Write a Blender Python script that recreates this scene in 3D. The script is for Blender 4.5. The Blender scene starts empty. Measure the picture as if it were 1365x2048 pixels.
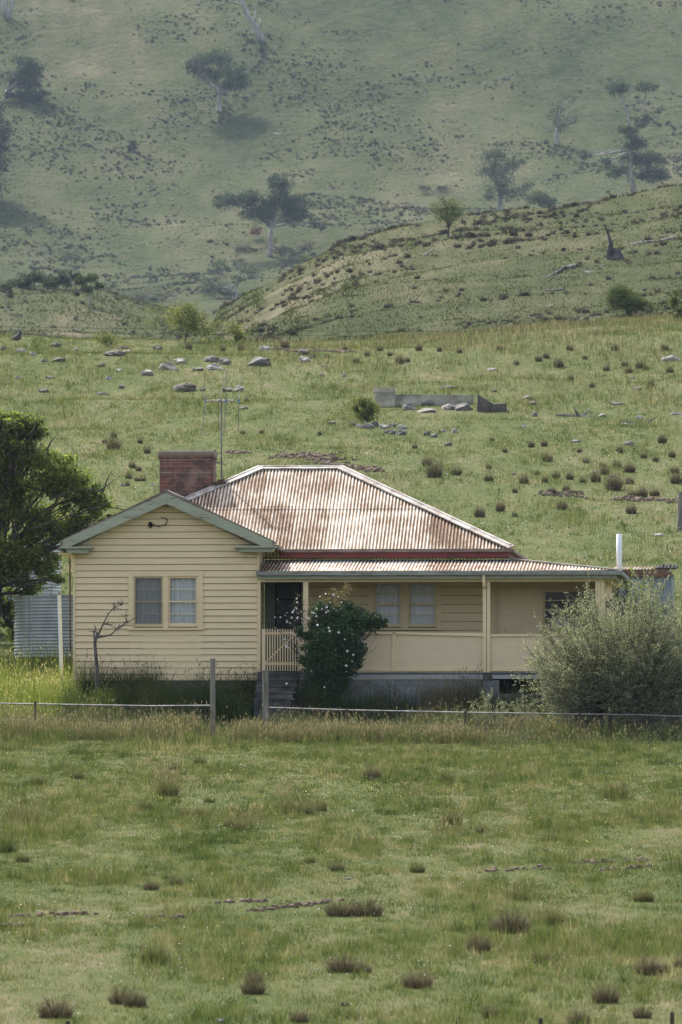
import bpy, math, random
import numpy as np
from mathutils import Vector, Matrix
R = math.radians
sc = bpy.context.scene
# ------------------------------------------------------------------ camera, sky, sun, exposure
F = 13800.0                       # focal length in pixels of the 1365 x 2048 photograph
PITCH = math.atan(530.0 / F)
cam = bpy.data.cameras.new('camera'); camo = bpy.data.objects.new('camera', cam)
sc.collection.objects.link(camo); sc.camera = camo
camo.location = (0, 0, 0); camo.rotation_euler = (R(90) + PITCH, 0, 0)
cam.sensor_fit = 'VERTICAL'; cam.sensor_height = 36; cam.lens = 36 * F / 2048
cam.clip_start = 1; cam.clip_end = 6000
cam.dof.use_dof = True; cam.dof.focus_distance = 151; cam.dof.aperture_fstop = 8.0
SUN_EL, SUN_AZ = R(50), R(-29)    # azimuth from +Y (view direction), negative = left
w = bpy.data.worlds.new('World'); sc.world = w; w.use_nodes = True
wn = w.node_tree.nodes; bgn = wn['Background']
sky = wn.new('ShaderNodeTexSky'); sky.sky_type = 'NISHITA'; sky.sun_disc = False
sky.sun_elevation = SUN_EL; sky.sun_rotation = SUN_AZ; sky.air_density = 1.0; sky.dust_density = 3.0
hs = wn.new('ShaderNodeHueSaturation'); hs.inputs['Saturation'].default_value = .55
w.node_tree.links.new(sky.outputs[0], hs.inputs['Color']); w.node_tree.links.new(hs.outputs[0], bgn.inputs[0]); bgn.inputs[1].default_value = 0.15
sl = bpy.data.lights.new('sun', 'SUN'); sl.energy = 3.2; sl.angle = R(0.6); sl.color = (1, 0.95, 0.87)
so = bpy.data.objects.new('sun', sl); sc.collection.objects.link(so)
sdir = Vector((math.sin(SUN_AZ) * math.cos(SUN_EL), math.cos(SUN_AZ) * math.cos(SUN_EL), math.sin(SUN_EL)))
so.rotation_euler = sdir.to_track_quat('Z', 'Y').to_euler(); so.location = (-60, 120, 160)
sc.view_settings.view_transform = 'Standard'; sc.view_settings.look = 'None'
sc.view_settings.exposure = 1.2; sc.view_settings.gamma = 1
sc.cycles.use_denoising = True
sc.cycles.max_bounces = 8; sc.cycles.transparent_max_bounces = 12; sc.cycles.volume_bounces = 0
sc.cycles.diffuse_bounces = 3; sc.cycles.glossy_bounces = 2

rng = np.random.default_rng(7); random.seed(7)
# ------------------------------------------------------------------ helpers
def tag(o, label=None, cat=None, group=None, kind=None):
    if label: o['label'] = label
    if cat: o['category'] = cat
    if group: o['group'] = group
    if kind: o['kind'] = kind
    return o
def link(o): sc.collection.objects.link(o); return o
def empty(name, loc, label=None, cat=None, group=None, rz=0):
    o = link(bpy.data.objects.new(name, None)); o.location = loc; o.rotation_euler = (0, 0, rz)
    o.empty_display_size = 0.2
    return tag(o, label, cat, group)
def mesh_np(name, V, Fc, tint=None, smooth=False):
    V = np.asarray(V, np.float32); Fc = np.asarray(Fc, np.int32)
    me = bpy.data.meshes.new(name); n, k = Fc.shape
    me.vertices.add(len(V)); me.vertices.foreach_set('co', V.ravel())
    me.loops.add(n * k); me.loops.foreach_set('vertex_index', Fc.ravel())
    me.polygons.add(n); me.polygons.foreach_set('loop_start', np.arange(0, n * k, k, dtype=np.int32))
    try: me.polygons.foreach_set('loop_total', np.full(n, k, np.int32))
    except Exception: pass
    me.polygons.foreach_set('use_smooth', np.full(n, smooth, bool))
    if tint is not None:
        a = me.attributes.new('tint', 'FLOAT', 'POINT'); a.data.foreach_set('value', np.asarray(tint, np.float32))
    me.update(calc_edges=True); return me
def obj(name, me, mat, parent=None, loc=None):
    o = link(bpy.data.objects.new(name, me))
    if mat is not None and not me.materials: me.materials.append(mat)
    if parent is not None: o.parent = parent
    if loc is not None: o.location = loc
    return o
class MB:
    """collects boxes, quads and tubes; build() links them as one mesh object"""
    def __init__(s): s.v = []; s.f = []
    def add(s, vs, fs):
        b = len(s.v); s.v += [tuple(v) for v in vs]; s.f += [tuple(b + i for i in f) for f in fs]; return s
    def box(s, x0, x1, y0, y1, z0, z1):
        return s.add([(x0,y0,z0),(x1,y0,z0),(x1,y1,z0),(x0,y1,z0),(x0,y0,z1),(x1,y0,z1),(x1,y1,z1),(x0,y1,z1)],
                     [(0,3,2,1),(4,5,6,7),(0,1,5,4),(1,2,6,5),(2,3,7,6),(3,0,4,7)])
    def prism(s, poly, y0, y1):      # poly = [(x,z)...] counter-clockwise seen from the front, extruded along y
        n = len(poly); b = [(x, y0, z) for x, z in poly] + [(x, y1, z) for x, z in poly]
        return s.add(b, [tuple(range(n)), tuple(range(2*n-1, n-1, -1))] + [(i, n+i, n+(i+1) % n, (i+1) % n) for i in range(n)])
    def bar(s, a, b, wx, wz, up=(0,0,1)):
        a = Vector(a); b = Vector(b); d = (b-a).normalized(); u = Vector(up)
        sx = d.cross(u).normalized() * wx/2; sz = sx.cross(d).normalized() * wz/2
        c = [a-sx-sz, a+sx-sz, a+sx+sz, a-sx+sz, b-sx-sz, b+sx-sz, b+sx+sz, b-sx+sz]
        return s.add(c, [(0,1,2,3),(7,6,5,4),(0,4,5,1),(1,5,6,2),(2,6,7,3),(3,7,4,0)])
    def tube(s, pts, rad, n=6, cap=True):
        pts = [Vector(p) for p in pts]; m = len(pts)
        if not hasattr(rad, '__len__'): rad = [rad]*m
        vs = []; ref = Vector((0.13, 0.97, 0.21))
        for i, p in enumerate(pts):
            d = (pts[min(i+1, m-1)] - pts[max(i-1, 0)])
            if d.length < 1e-6: d = Vector((0,0,1))
            d.normalize(); a = d.cross(ref)
            if a.length < 1e-3: a = d.cross(Vector((1,0,0)))
            a.normalize(); b = d.cross(a)
            for k in range(n):
                t = 2*math.pi*k/n; vs.append(p + (a*math.cos(t) + b*math.sin(t))*rad[i])
        fs = [(i*n+k, (i+1)*n+k, (i+1)*n+(k+1) % n, i*n+(k+1) % n) for i in range(m-1) for k in range(n)]
        if cap: fs += [tuple(range(n)), tuple(range((m-1)*n + n-1, (m-1)*n - 1, -1))]
        return s.add(vs, fs)
    def build(s, name, mat, parent=None, loc=None, smooth=False, off=None):
        me = bpy.data.meshes.new(name); v = s.v
        if off is not None: v = [(a-off[0], b-off[1], c-off[2]) for a, b, c in v]
        me.from_pydata(v, [], s.f); me.update()
        if smooth: me.polygons.foreach_set('use_smooth', np.ones(len(me.polygons), bool))
        return obj(name, me, mat, parent, loc)
def hsh(i, j, seed):
    i = i.astype(np.int64); j = j.astype(np.int64)
    h = (i * 374761393 + j * 668265263 + seed * 1442695041) & 0x7fffffff
    h = ((h ^ (h >> 13)) * 1274126177) & 0x7fffffff
    return ((h ^ (h >> 16)) & 0xffff) / 65535.0
def vn(x, y, s, seed=0):            # smooth value noise 0..1, s = feature size in metres
    x = np.asarray(x, float) / s; y = np.asarray(y, float) / s
    i = np.floor(x); j = np.floor(y); fx = x-i; fy = y-j; fx = fx*fx*(3-2*fx); fy = fy*fy*(3-2*fy)
    return (hsh(i,j,seed)*(1-fx) + hsh(i+1,j,seed)*fx)*(1-fy) + (hsh(i,j+1,seed)*(1-fx) + hsh(i+1,j+1,seed)*fx)*fy

# ------------------------------------------------------------------ terrain height
KY = [0, 40, 70, 100, 130, 143, 147, 150.5, 154, 160, 170, 200, 230]
KZ = [-5.7, -3.9, -2.5, -1.17, .2, .80, 1.12, 1.55, 1.95, 2.75, 3.9, 6.7, 10.4]
PX = [-900, -200, 0, 150, 230, 300, 400, 450, 520, 600, 700, 830, 930, 1050, 1150, 1250, 1365, 1700, 2400]
ROWS = {  # photograph row at which the ground lies, by column, for each depth (metres)
 265: [800]*19,
 300: [690,690,690,694,696,697,697,696,694,692,690,682,674,664,658,652,646,640,640],
 318: [686,686,686,692,694,695,695,695,692,690,686,678,670,660,654,648,642,636,636],
 345: [790,790,790,790,790,790,780,770,765,760,760,750,745,740,735,730,725,720,720],
 400: [775,775,770,770,770,770,760,730,710,700,690,680,672,664,658,652,644,640,640],
 480: [740,740,738,738,738,736,715,680,640,602,560,538,526,518,508,500,490,480,480],
 560: [700,700,698,698,697,690,655,612,578,532,482,452,433,426,414,397,376,350,330],
 585: [692,692,690,690,690,690,662,626,592,548,500,468,446,436,420,400,379,352,330],
 640: [668,668,665,665,668,674,668,660,650,620,590,560,540,530,510,500,480,450,430],
 740: [578,578,574,572,590,615,632,640,650,640,630,620,610,600,590,580,560,540,520],
 800: [600,600,598,598,606,626,636,642,650,650,640,640,630,620,610,600,590,580,570],
 1000:[640,640,640,640,640,640,640,640,640,640,640,640,630,620,610,600,590,580,570],
 1250:[600,600,600,600,600,600,600,600,600,600,600,596,590,580,575,570,560,550,540],
 1320:[500,495,490,490,490,490,490,490,492,492,492,480,470,462,455,450,440,430,420],
 1390:[345,345,342,340,340,340,340,340,340,340,340,336,330,322,315,310,302,290,280],
 1460:[150,150,150,150,150,150,150,150,150,150,152,152,150,146,140,135,130,120,110],
 1530:[-50]*19, 1600:[-250]*19, 1750:[-560]*19, 2000:[-800]*19, 2300:[-900]*19}
KYA = np.array(KY + sorted(ROWS)); 
TZ = np.array([[z]*len(PX) for z in KZ] + [[(1554-r)*y/F for r in ROWS[y]] for y in sorted(ROWS)])
SL = np.gradient(TZ, KYA, axis=0)
d_ = np.diff(TZ, axis=0) / np.diff(KYA)[:, None]
for k in range(1, len(KYA)-1):     # keep the profile from overshooting
    a, b = d_[k-1], d_[k]; s_ = np.where(a*b <= 0, 0, 2*a*b/np.where(np.abs(a+b) < 1e-9, 1, a+b)); SL[k] = s_
def H(x, y):
    x = np.asarray(x, float); y = np.asarray(y, float)
    yy = np.clip(y, 0.0, 2299); px = 682.5 + F*x/np.maximum(yy, 60)
    k = np.clip(np.searchsorted(KYA, yy, side='right')-1, 0, len(KYA)-2)
    px = np.clip(px, -899, 2399); j = np.clip(np.searchsorted(PX, px, side='right')-1, 0, len(PX)-2)
    P = np.array(PX, float); f = (px-P[j])/(P[j+1]-P[j]); f = f*f*(3-2*f)*.5 + f*.5
    def g(T, kk): return T[kk, j]*(1-f) + T[kk, j+1]*f
    h = KYA[k+1]-KYA[k]; t = (yy-KYA[k])/h
    z = (2*t**3-3*t**2+1)*g(TZ,k) + (t**3-2*t**2+t)*h*g(SL,k) + (-2*t**3+3*t**2)*g(TZ,k+1) + (t**3-t**2)*h*g(SL,k+1)
    z = z + (vn(x,y,3.1,1)-.5)*.14*np.clip((yy-100)/60,.15,1) + (vn(x,y,9,2)-.5)*.5*np.clip((yy-165)/120,0,1)
    far = np.clip((yy-350)/200, 0, 1)
    z = z + far*((vn(x,y,22,3)-.5)*1.3 + (vn(x,y,7,4)-.5)*.8) + np.clip((yy-900)/300,0,1)*((vn(x,y,75,5)-.5)*9 + (vn(x+.4*y,y,30,6)-.5)*4.5)
    return z
def ray(px, row):
    c, s = math.cos(PITCH), math.sin(PITCH); a = (px-682.5)/F; b = (1024-row)/F
    return Vector((a, c - b*s, s + b*c))           # scaled so that y is close to 1
def P3(px, row, y):
    r = ray(px, row); return r * (y / r.y)
def G(px, row, y0=55, y1=2200):                     # where the ray through that pixel first meets the ground
    r = ray(px, row); ys = np.geomspace(y0, y1, 1500); t = ys / r.y
    below = r.z*t <= H(r.x*t, ys)
    if not below.any(): y = y1
    else:
        i = int(np.argmax(below)); y = ys[i]
        if i: 
            ys2 = np.linspace(ys[i-1], ys[i], 40); t = ys2/r.y; b2 = r.z*t <= H(r.x*t, ys2); y = ys2[int(np.argmax(b2))] if b2.any() else y
    x = r.x*y/r.y; return Vector((x, y, float(H(x, y))))
# house frame
HO = P3(150, 1361, 150.0); HA = -math.atan(982/F)
HM = Matrix.Translation(HO) @ Matrix.Rotation(HA, 4, 'Z'); HI = HM.inverted()
def HP(px, row, Y):                                 # house-local point on the plane y = Y seen at that pixel
    r = ray(px, row); o = HI.translation; d = HI.to_3x3() @ r
    t = (Y - o.y)/d.y; p = o + d*t; return p.x, p.z
def hx(px, Y): return HP(px, 1200, Y)[0]
def hz(row, Y, px=600): return HP(px, row, Y)[1]
def HW(x, y, z): return HM @ Vector((x, y, z))
def hground(X, Y): p = HW(X, Y, 0); return float(H(p.x, p.y)) - HO.z
def to_house(x, y):
    c, s = math.cos(-HA), math.sin(-HA); dx = x-HO.x; dy = y-HO.y
    return dx*c - dy*s, dx*s + dy*c

# ------------------------------------------------------------------ materials
def newmat(name):
    m = bpy.data.materials.new(name); m.use_nodes = True; nt = m.node_tree
    return m, nt, nt.nodes, nt.links, nt.nodes['Principled BSDF']
def ramp(ns, lk, fac, stops):
    r = ns.new('ShaderNodeValToRGB'); e = r.color_ramp.elements
    while len(e) < len(stops): e.new(0.5)
    for i, (p, c) in enumerate(stops): e[i].position = p; e[i].color = (*c, 1)
    lk.new(fac, r.inputs[0]); return r.outputs[0]
def noise(ns, lk, vec, scale, detail=3, rough=.55, stretch=None):
    n = ns.new('ShaderNodeTexNoise'); n.inputs['Scale'].default_value = scale
    n.inputs['Detail'].default_value = detail; n.inputs['Roughness'].default_value = rough
    if stretch:
        mp = ns.new('ShaderNodeMapping'); mp.inputs['Scale'].default_value = stretch; lk.new(vec, mp.inputs[0]); vec = mp.outputs[0]
    lk.new(vec, n.inputs['Vector']); return n.outputs[0]
def mth(ns, lk, op, a, b=None, c=None):
    m = ns.new('ShaderNodeMath'); m.operation = op
    for i, v in enumerate((a, b, c)):
        if v is None: continue
        if isinstance(v, (int, float)): m.inputs[i].default_value = v
        else: lk.new(v, m.inputs[i])
    return m.outputs[0]
def mixc(ns, lk, fac, a, b, mode='MIX'):
    m = ns.new('ShaderNodeMix'); m.data_type = 'RGBA'; m.blend_type = mode
    if isinstance(fac, (int, float)): m.inputs[0].default_value = fac
    else: lk.new(fac, m.inputs[0])
    for i, v in ((6, a), (7, b)):
        if isinstance(v, tuple): m.inputs[i].default_value = (*v, 1)
        else: lk.new(v, m.inputs[i])
    return m.outputs[2]
def coords(ns): return ns.new('ShaderNodeTexCoord').outputs['Object']
def bump(ns, lk, b, h, dist, strength=1.0):
    n = ns.new('ShaderNodeBump'); n.inputs['Distance'].default_value = dist; n.inputs['Strength'].default_value = strength
    lk.new(h, n.inputs['Height']); lk.new(n.outputs[0], b.inputs['Normal'])
GREENS = dict(near=[(.0,(.034,.053,.016)),(.28,(.068,.094,.029)),(.54,(.104,.120,.046)),(.78,(.150,.140,.078)),(1,(.27,.245,.155))],
              hill=[(.0,(.018,.028,.009)),(.35,(.037,.051,.016)),(.6,(.058,.069,.026)),(.8,(.100,.097,.052)),(1,(.15,.135,.085))],
              far=[(.0,(.017,.029,.009)),(.3,(.036,.052,.017)),(.55,(.058,.072,.026)),(.8,(.095,.095,.048)),(1,(.16,.145,.09))])
def patchfac(ns, lk, s1, s2):
    ca = .95 if s1 > .1 else 2.2; co = -.60 if s1 > .1 else -1.22
    v = coords(ns); a = noise(ns, lk, v, s1, 4, .6, (1, .22, 1)); b = noise(ns, lk, v, s2, 5, .7, (1, .22, 1))
    s = mth(ns, lk, 'MULTIPLY_ADD', a, ca, co)
    return mth(ns, lk, 'MULTIPLY_ADD', b, 1.25, s), v
def m_ground(name, pal, s1, s2, s3, bd, brown):
    m, nt, ns, lk, b = newmat(name); p, v = patchfac(ns, lk, s1, s2)
    c = ramp(ns, lk, p, GREENS[pal]); f = noise(ns, lk, v, s3, 5, .7)
    c = mixc(ns, lk, ramp(ns, lk, f, [(.45,(0,0,0)),(.62,(.55,.55,.55))]), c, brown)
    lk.new(c, b.inputs['Base Color']); b.inputs['Roughness'].default_value = .95; b.inputs['Specular IOR Level'].default_value = .03
    bump(ns, lk, b, f, bd); return m
def m_blade(name, pal, s1, s2, trans=.45, tintw=.75, spec=.06, stops=None):
    """grass or leaf: colour from ground patches and from each blade's own tint, lit from both sides"""
    m, nt, ns, lk, b = newmat(name); at = ns.new('ShaderNodeAttribute'); at.attribute_name = 'tint'
    if pal:
        p, v = patchfac(ns, lk, s1, s2); p = mth(ns, lk, 'MULTIPLY_ADD', p, .8, mth(ns, lk, 'MULTIPLY_ADD', at.outputs['Fac'], tintw, -.28))
        c = ramp(ns, lk, p, GREENS[pal])
    else: c = ramp(ns, lk, at.outputs['Fac'], stops)
    lk.new(c, b.inputs['Base Color']); b.inputs['Roughness'].default_value = .6; b.inputs['Specular IOR Level'].default_value = spec*.7
    t = ns.new('ShaderNodeBsdfTranslucent'); lk.new(mixc(ns, lk, 1, c, (1.15,1.15,.75), 'MULTIPLY'), t.inputs[0])
    mx = ns.new('ShaderNodeMixShader'); mx.inputs[0].default_value = trans
    lk.new(b.outputs[0], mx.inputs[1]); lk.new(t.outputs[0], mx.inputs[2]); lk.new(mx.outputs[0], ns['Material Output'].inputs[0]); return m
def m_simple(name, c1, c2, scale=6, rough=.8, stretch=None, bd=0, spec=.3, metal=0, detail=4, lo=.35, hi=.65):
    m, nt, ns, lk, b = newmat(name); v = coords(ns); n = noise(ns, lk, v, scale, detail, .6, stretch)
    lk.new(ramp(ns, lk, n, [(lo, c1), (hi, c2)]), b.inputs['Base Color'])
    b.inputs['Roughness'].default_value = rough; b.inputs['Specular IOR Level'].default_value = spec; b.inputs['Metallic'].default_value = metal
    if bd: bump(ns, lk, b, n, bd)
    return m
def m_paint(name, base, worn, grime_shade=.35, peel=.72, stretch=(1,1,9)):
    """old oil paint on timber: faint streaks, grime and small worn spots of bare wood"""
    m, nt, ns, lk, b = newmat(name); v = coords(ns)
    g = noise(ns, lk, v, 1.3, 5, .65, (1,1,1.6)); c = mixc(ns, lk, ramp(ns, lk, g, [(.35,(0,0,0)),(.75,(grime_shade,)*3)]), base, tuple(x*.62 for x in base))
    s = noise(ns, lk, v, 5, 4, .7, (.35,1,8)); c = mixc(ns, lk, ramp(ns, lk, s, [(.4,(0,0,0)),(.75,(.6,.6,.6))]), c, tuple(min(1,x*1.16) for x in base))
    p = noise(ns, lk, v, 7, 5, .75, (.5,1,2.5)); c = mixc(ns, lk, ramp(ns, lk, p, [(peel-.03,(0,0,0)),(peel+.02,(.9,.9,.9))]), c, worn)
    lk.new(c, b.inputs['Base Color']); b.inputs['Roughness'].default_value = .6; b.inputs['Specular IOR Level'].default_value = .3
    bump(ns, lk, b, p, .004); return m
def m_rust(name, zinc, rusty, dark, amount, x0=0):
    """corrugated iron: each sheet (0.76 m) has its own amount of rust; streaks run down the slope"""
    m, nt, ns, lk, b = newmat(name); v = coords(ns); sx = ns.new('ShaderNodeSeparateXYZ'); lk.new(v, sx.inputs[0])
    sh = mth(ns, lk, 'FLOOR', mth(ns, lk, 'DIVIDE', sx.outputs[0], .762)); rowi = mth(ns, lk, 'GREATER_THAN', sx.outputs[2], 3.92)
    wn_ = ns.new('ShaderNodeTexWhiteNoise'); wn_.noise_dimensions = '2D'; cb = ns.new('ShaderNodeCombineXYZ'); lk.new(sh, cb.inputs[0]); lk.new(rowi, cb.inputs[1]); lk.new(cb.outputs[0], wn_.inputs[0])
    a = noise(ns, lk, v, 5.5, 5, .7, (2.4,.35,.5)); d = noise(ns, lk, v, 1.1, 4, .6, (1,1,1)); e = noise(ns, lk, v, 22, 4, .7, (1.6,.25,.3))
    s = mth(ns, lk, 'MULTIPLY_ADD', wn_.outputs[0], .30, mth(ns, lk, 'ADD', mth(ns, lk, 'MULTIPLY', a, .95), mth(ns, lk, 'MULTIPLY_ADD', d, 1.1, -.47)))
    s = mth(ns, lk, 'ADD', s, mth(ns, lk, 'MULTIPLY_ADD', e, .42, amount - .21))
    s = mth(ns, lk, 'MULTIPLY_ADD', mth(ns, lk, 'SINE', mth(ns, lk, 'MULTIPLY', mth(ns, lk, 'SUBTRACT', sx.outputs[0], x0), 2*math.pi/.0762)), -.27, s)
    c = ramp(ns, lk, s, [(.46, zinc), (.60, tuple((x*.6+y*.4) for x, y in zip(zinc, rusty))), (.78, rusty), (1.0, dark)])
    lk.new(c, b.inputs['Base Color']); b.inputs['Roughness'].default_value = .75; b.inputs['Specular IOR Level'].default_value = .12
    bump(ns, lk, b, e, .004); return m
def m_glass():
    m, nt, ns, lk, b = newmat('window_glass'); t = ns.new('ShaderNodeBsdfTransparent'); t.inputs[0].default_value = (.86,.87,.87,1)
    g = ns.new('ShaderNodeBsdfGlossy'); g.inputs['Roughness'].default_value = .04; fr = ns.new('ShaderNodeFresnel'); fr.inputs[0].default_value = 1.45
    n = noise(ns, lk, coords(ns), 3, 2); bm = ns.new('ShaderNodeBump'); bm.inputs['Distance'].default_value = .002; lk.new(n, bm.inputs['Height']); lk.new(bm.outputs[0], g.inputs['Normal'])
    mx = ns.new('ShaderNodeMixShader'); lk.new(fr.outputs[0], mx.inputs[0]); lk.new(t.outputs[0], mx.inputs[1]); lk.new(g.outputs[0], mx.inputs[2])
    lk.new(mx.outputs[0], ns['Material Output'].inputs[0]); return m
M = {}
ROOFX = HP(121,1089,-.32)[0]; VERX = HP(516,1141,-.20)[0]
M['ground'] = m_ground('pasture_soil', 'near', .45, 2.6, 14, .05, (.075,.07,.035))
M['hill'] = m_ground('hill_turf', 'hill', .035, .3, 2.2, .25, (.075,.068,.042))
M['far'] = m_ground('far_hill_turf', 'far', .016, .11, .45, 1.3, (.085,.078,.05))
M['blade'] = m_blade('pasture_grass', 'near', .45, 2.6, .5)
M['bladeh'] = m_blade('hill_grass', 'hill', .035, .3, .4)
M['bladef'] = m_blade('far_hill_grass', 'far', .016, .11, .35)
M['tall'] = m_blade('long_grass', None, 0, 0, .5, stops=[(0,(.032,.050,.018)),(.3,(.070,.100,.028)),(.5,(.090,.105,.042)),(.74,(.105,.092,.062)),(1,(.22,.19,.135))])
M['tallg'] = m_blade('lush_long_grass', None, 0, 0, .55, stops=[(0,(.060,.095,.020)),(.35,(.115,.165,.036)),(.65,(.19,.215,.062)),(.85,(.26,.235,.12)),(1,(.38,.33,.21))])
M['tuss'] = m_blade('tussock_blades', None, 0, 0, .35, stops=[(0,(.045,.058,.022)),(.35,(.095,.105,.045)),(.7,(.15,.14,.08)),(1,(.27,.24,.16))])
M['tussb'] = m_blade('brown_tussock_blades', None, 0, 0, .25, stops=[(0,(.050,.042,.028)),(.4,(.095,.080,.057)),(.75,(.155,.132,.10)),(1,(.27,.235,.185))])
M['leaf'] = m_blade('tree_leaves', None, 0, 0, .6, spec=.4, stops=[(0,(.045,.070,.020)),(.4,(.115,.155,.042)),(.75,(.22,.26,.075)),(1,(.34,.36,.13))])
M['gum'] = m_blade('gum_leaves', None, 0, 0, .3, spec=.4, stops=[(0,(.018,.032,.013)),(.5,(.040,.062,.024)),(.9,(.080,.105,.042)),(1,(.12,.13,.06))])
M['light'] = m_blade('pale_shrub_leaves', None, 0, 0, .45, stops=[(0,(.050,.070,.022)),(.5,(.11,.135,.042)),(1,(.22,.22,.08))])
M['silver'] = m_blade('silver_shrub_leaves', None, 0, 0, .48, spec=.5, stops=[(0,(.066,.084,.046)),(.4,(.180,.205,.130)),(.75,(.37,.38,.28)),(1,(.64,.61,.52))])
M['rose'] = m_blade('rose_leaves', None, 0, 0, .25, spec=.45, stops=[(0,(.015,.038,.014)),(.6,(.042,.090,.030)),(1,(.12,.19,.058))])
M['roset'] = m_blade('rose_new_shoots', None, 0, 0, .4, spec=.4, stops=[(0,(.08,.055,.032)),(.6,(.15,.115,.062)),(1,(.21,.20,.085))])
M['redleaf'] = m_blade('dead_leaves', None, 0, 0, .3, stops=[(0,(.09,.045,.03)),(1,(.19,.10,.065))])
M['weed'] = m_blade('grey_weed_leaves', None, 0, 0, .35, stops=[(0,(.045,.068,.034)),(.6,(.085,.12,.065)),(1,(.16,.19,.12))])
M['petal'] = m_simple('rose_petals', (.80,.76,.74), (.72,.62,.62), 30, .6)
M['yellow'] = m_simple('yellow_petals', (.62,.52,.06), (.50,.44,.10), 5, .6)
M['bark'] = m_simple('dark_bark', (.035,.030,.024), (.085,.075,.060), 9, .9, (1,1,.2), .02)
M['gbark'] = m_simple('pale_gum_bark', (.16,.15,.13), (.36,.34,.30), 1.2, .85, (1,1,.4), .03)
M['dead'] = m_simple('dead_wood', (.13,.115,.095), (.33,.31,.28), 2, .9, (1,1,.3), .03)
M['char'] = m_simple('charred_wood', (.018,.017,.016), (.10,.095,.088), 1.5, .9, None, .03)
M['post'] = m_simple('weathered_post', (.12,.105,.085), (.26,.235,.195), 8, .9, (2,2,.25), .01)
M['rock'] = m_simple('grey_stone', (.065,.062,.055), (.24,.225,.20), 4.2, .9, None, .06, detail=6, lo=.3, hi=.72)
M['rockl'] = m_simple('pale_stone', (.13,.12,.105), (.42,.39,.345), 4.5, .9, None, .06, detail=6, lo=.3, hi=.7)
M['rockd'] = m_simple('lichened_stone', (.040,.036,.031), (.17,.148,.122), 4.4, .9, None, .06, detail=6, lo=.3, hi=.75)
M['conc'] = m_simple('old_concrete', (.22,.205,.165), (.46,.43,.355), 2.2, .9, (1,1,1.5), .02, detail=6)
M['found'] = m_simple('grey_foundation', (.11,.115,.115), (.23,.235,.23), 2.0, .9, (1,1,1.5), .015, detail=6)
M['step'] = m_simple('dark_stone_steps', (.045,.045,.042), (.12,.118,.11), 3, .9, None, .01)
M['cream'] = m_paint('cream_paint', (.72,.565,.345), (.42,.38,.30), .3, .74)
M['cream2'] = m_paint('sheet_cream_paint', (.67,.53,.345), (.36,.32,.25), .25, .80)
M['tan'] = m_paint('verandah_wall_paint', (.62,.50,.30), (.33,.29,.22), .4, .76)  # same cream paint, darkened to put the verandah's deeper shade into the colour
M['green'] = m_paint('green_trim_paint', (.34,.35,.26), (.17,.155,.125), .6, .60)
M['greend'] = m_paint('dark_green_paint', (.10,.135,.085), (.14,.13,.10), .5, .72)
M['white'] = m_paint('white_paint', (.70,.70,.66), (.35,.33,.3), .3, .8)
M['bearer'] = m_paint('grey_bearer_paint', (.34,.34,.33), (.12,.11,.10), .6, .62)
M['red'] = m_simple('maroon_paint', (.20,.038,.034), (.12,.036,.030), 3, .6)
M['gut'] = m_simple('old_gutter', (.16,.155,.135), (.30,.31,.28), 4, .7, (1,1,3))
M['gutr'] = m_simple('rusty_gutter', (.13,.085,.065), (.23,.19,.165), 4, .7, (1,1,3))
M['cap'] = m_simple('ridge_capping', (.20,.155,.13), (.44,.41,.37), 2.5, .6, None, .004, lo=.38, hi=.6)
M['rust'] = m_rust('rusty_roof_iron', (.56,.54,.48), (.28,.165,.085), (.085,.050,.033), .07, ROOFX)
M['rust2'] = m_rust('verandah_roof_iron', (.60,.585,.53), (.28,.165,.09), (.09,.045,.03), .02, VERX)
M['zinc'] = m_simple('galvanised_iron', (.23,.25,.255), (.42,.44,.44), 2.2, .5, (1,1,.4), .0, .4, .35)
M['tank2'] = m_simple('pale_tank_iron', (.36,.38,.38), (.52,.54,.54), 2.2, .5, (1,1,.4), .0, .4, .2)
M['shed'] = m_simple('blue_grey_shed_iron', (.17,.205,.24), (.26,.30,.335), 2.2, .55, (3,1,.3), 0, .4, .3)
M['rustd'] = m_simple('dark_rust', (.05,.03,.022), (.22,.125,.08), 3, .8)
M['pipe'] = m_simple('white_pipe', (.72,.74,.75), (.62,.64,.64), 3, .45)
M['steel'] = m_simple('grey_steel_pipe', (.14,.135,.125), (.33,.32,.30), 6, .5, None, 0, .4, .4)
M['rod'] = m_simple('weathered_rod', (.10,.10,.10), (.20,.20,.19), 4, .5, None, 0, .4, .5)
M['blue'] = m_simple('blue_plastic', (.05,.14,.28), (.08,.2,.36), 4, .5)
M['picket'] = m_simple('rusty_picket', (.05,.035,.028), (.11,.08,.065), 7, .8)
M['black'] = m_simple('black_cable', (.008,.008,.008), (.014,.014,.014), 7, 1, spec=.0)
M['curt'] = m_simple('net_curtain', (.78,.80,.81), (.90,.91,.92), 3, .9, (6,1,.3))
M['screen'] = m_simple('fly_screen', (.030,.032,.030), (.055,.055,.05), 5, .8)
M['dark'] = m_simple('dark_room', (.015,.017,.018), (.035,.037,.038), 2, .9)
M['glass'] = m_glass()
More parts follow.
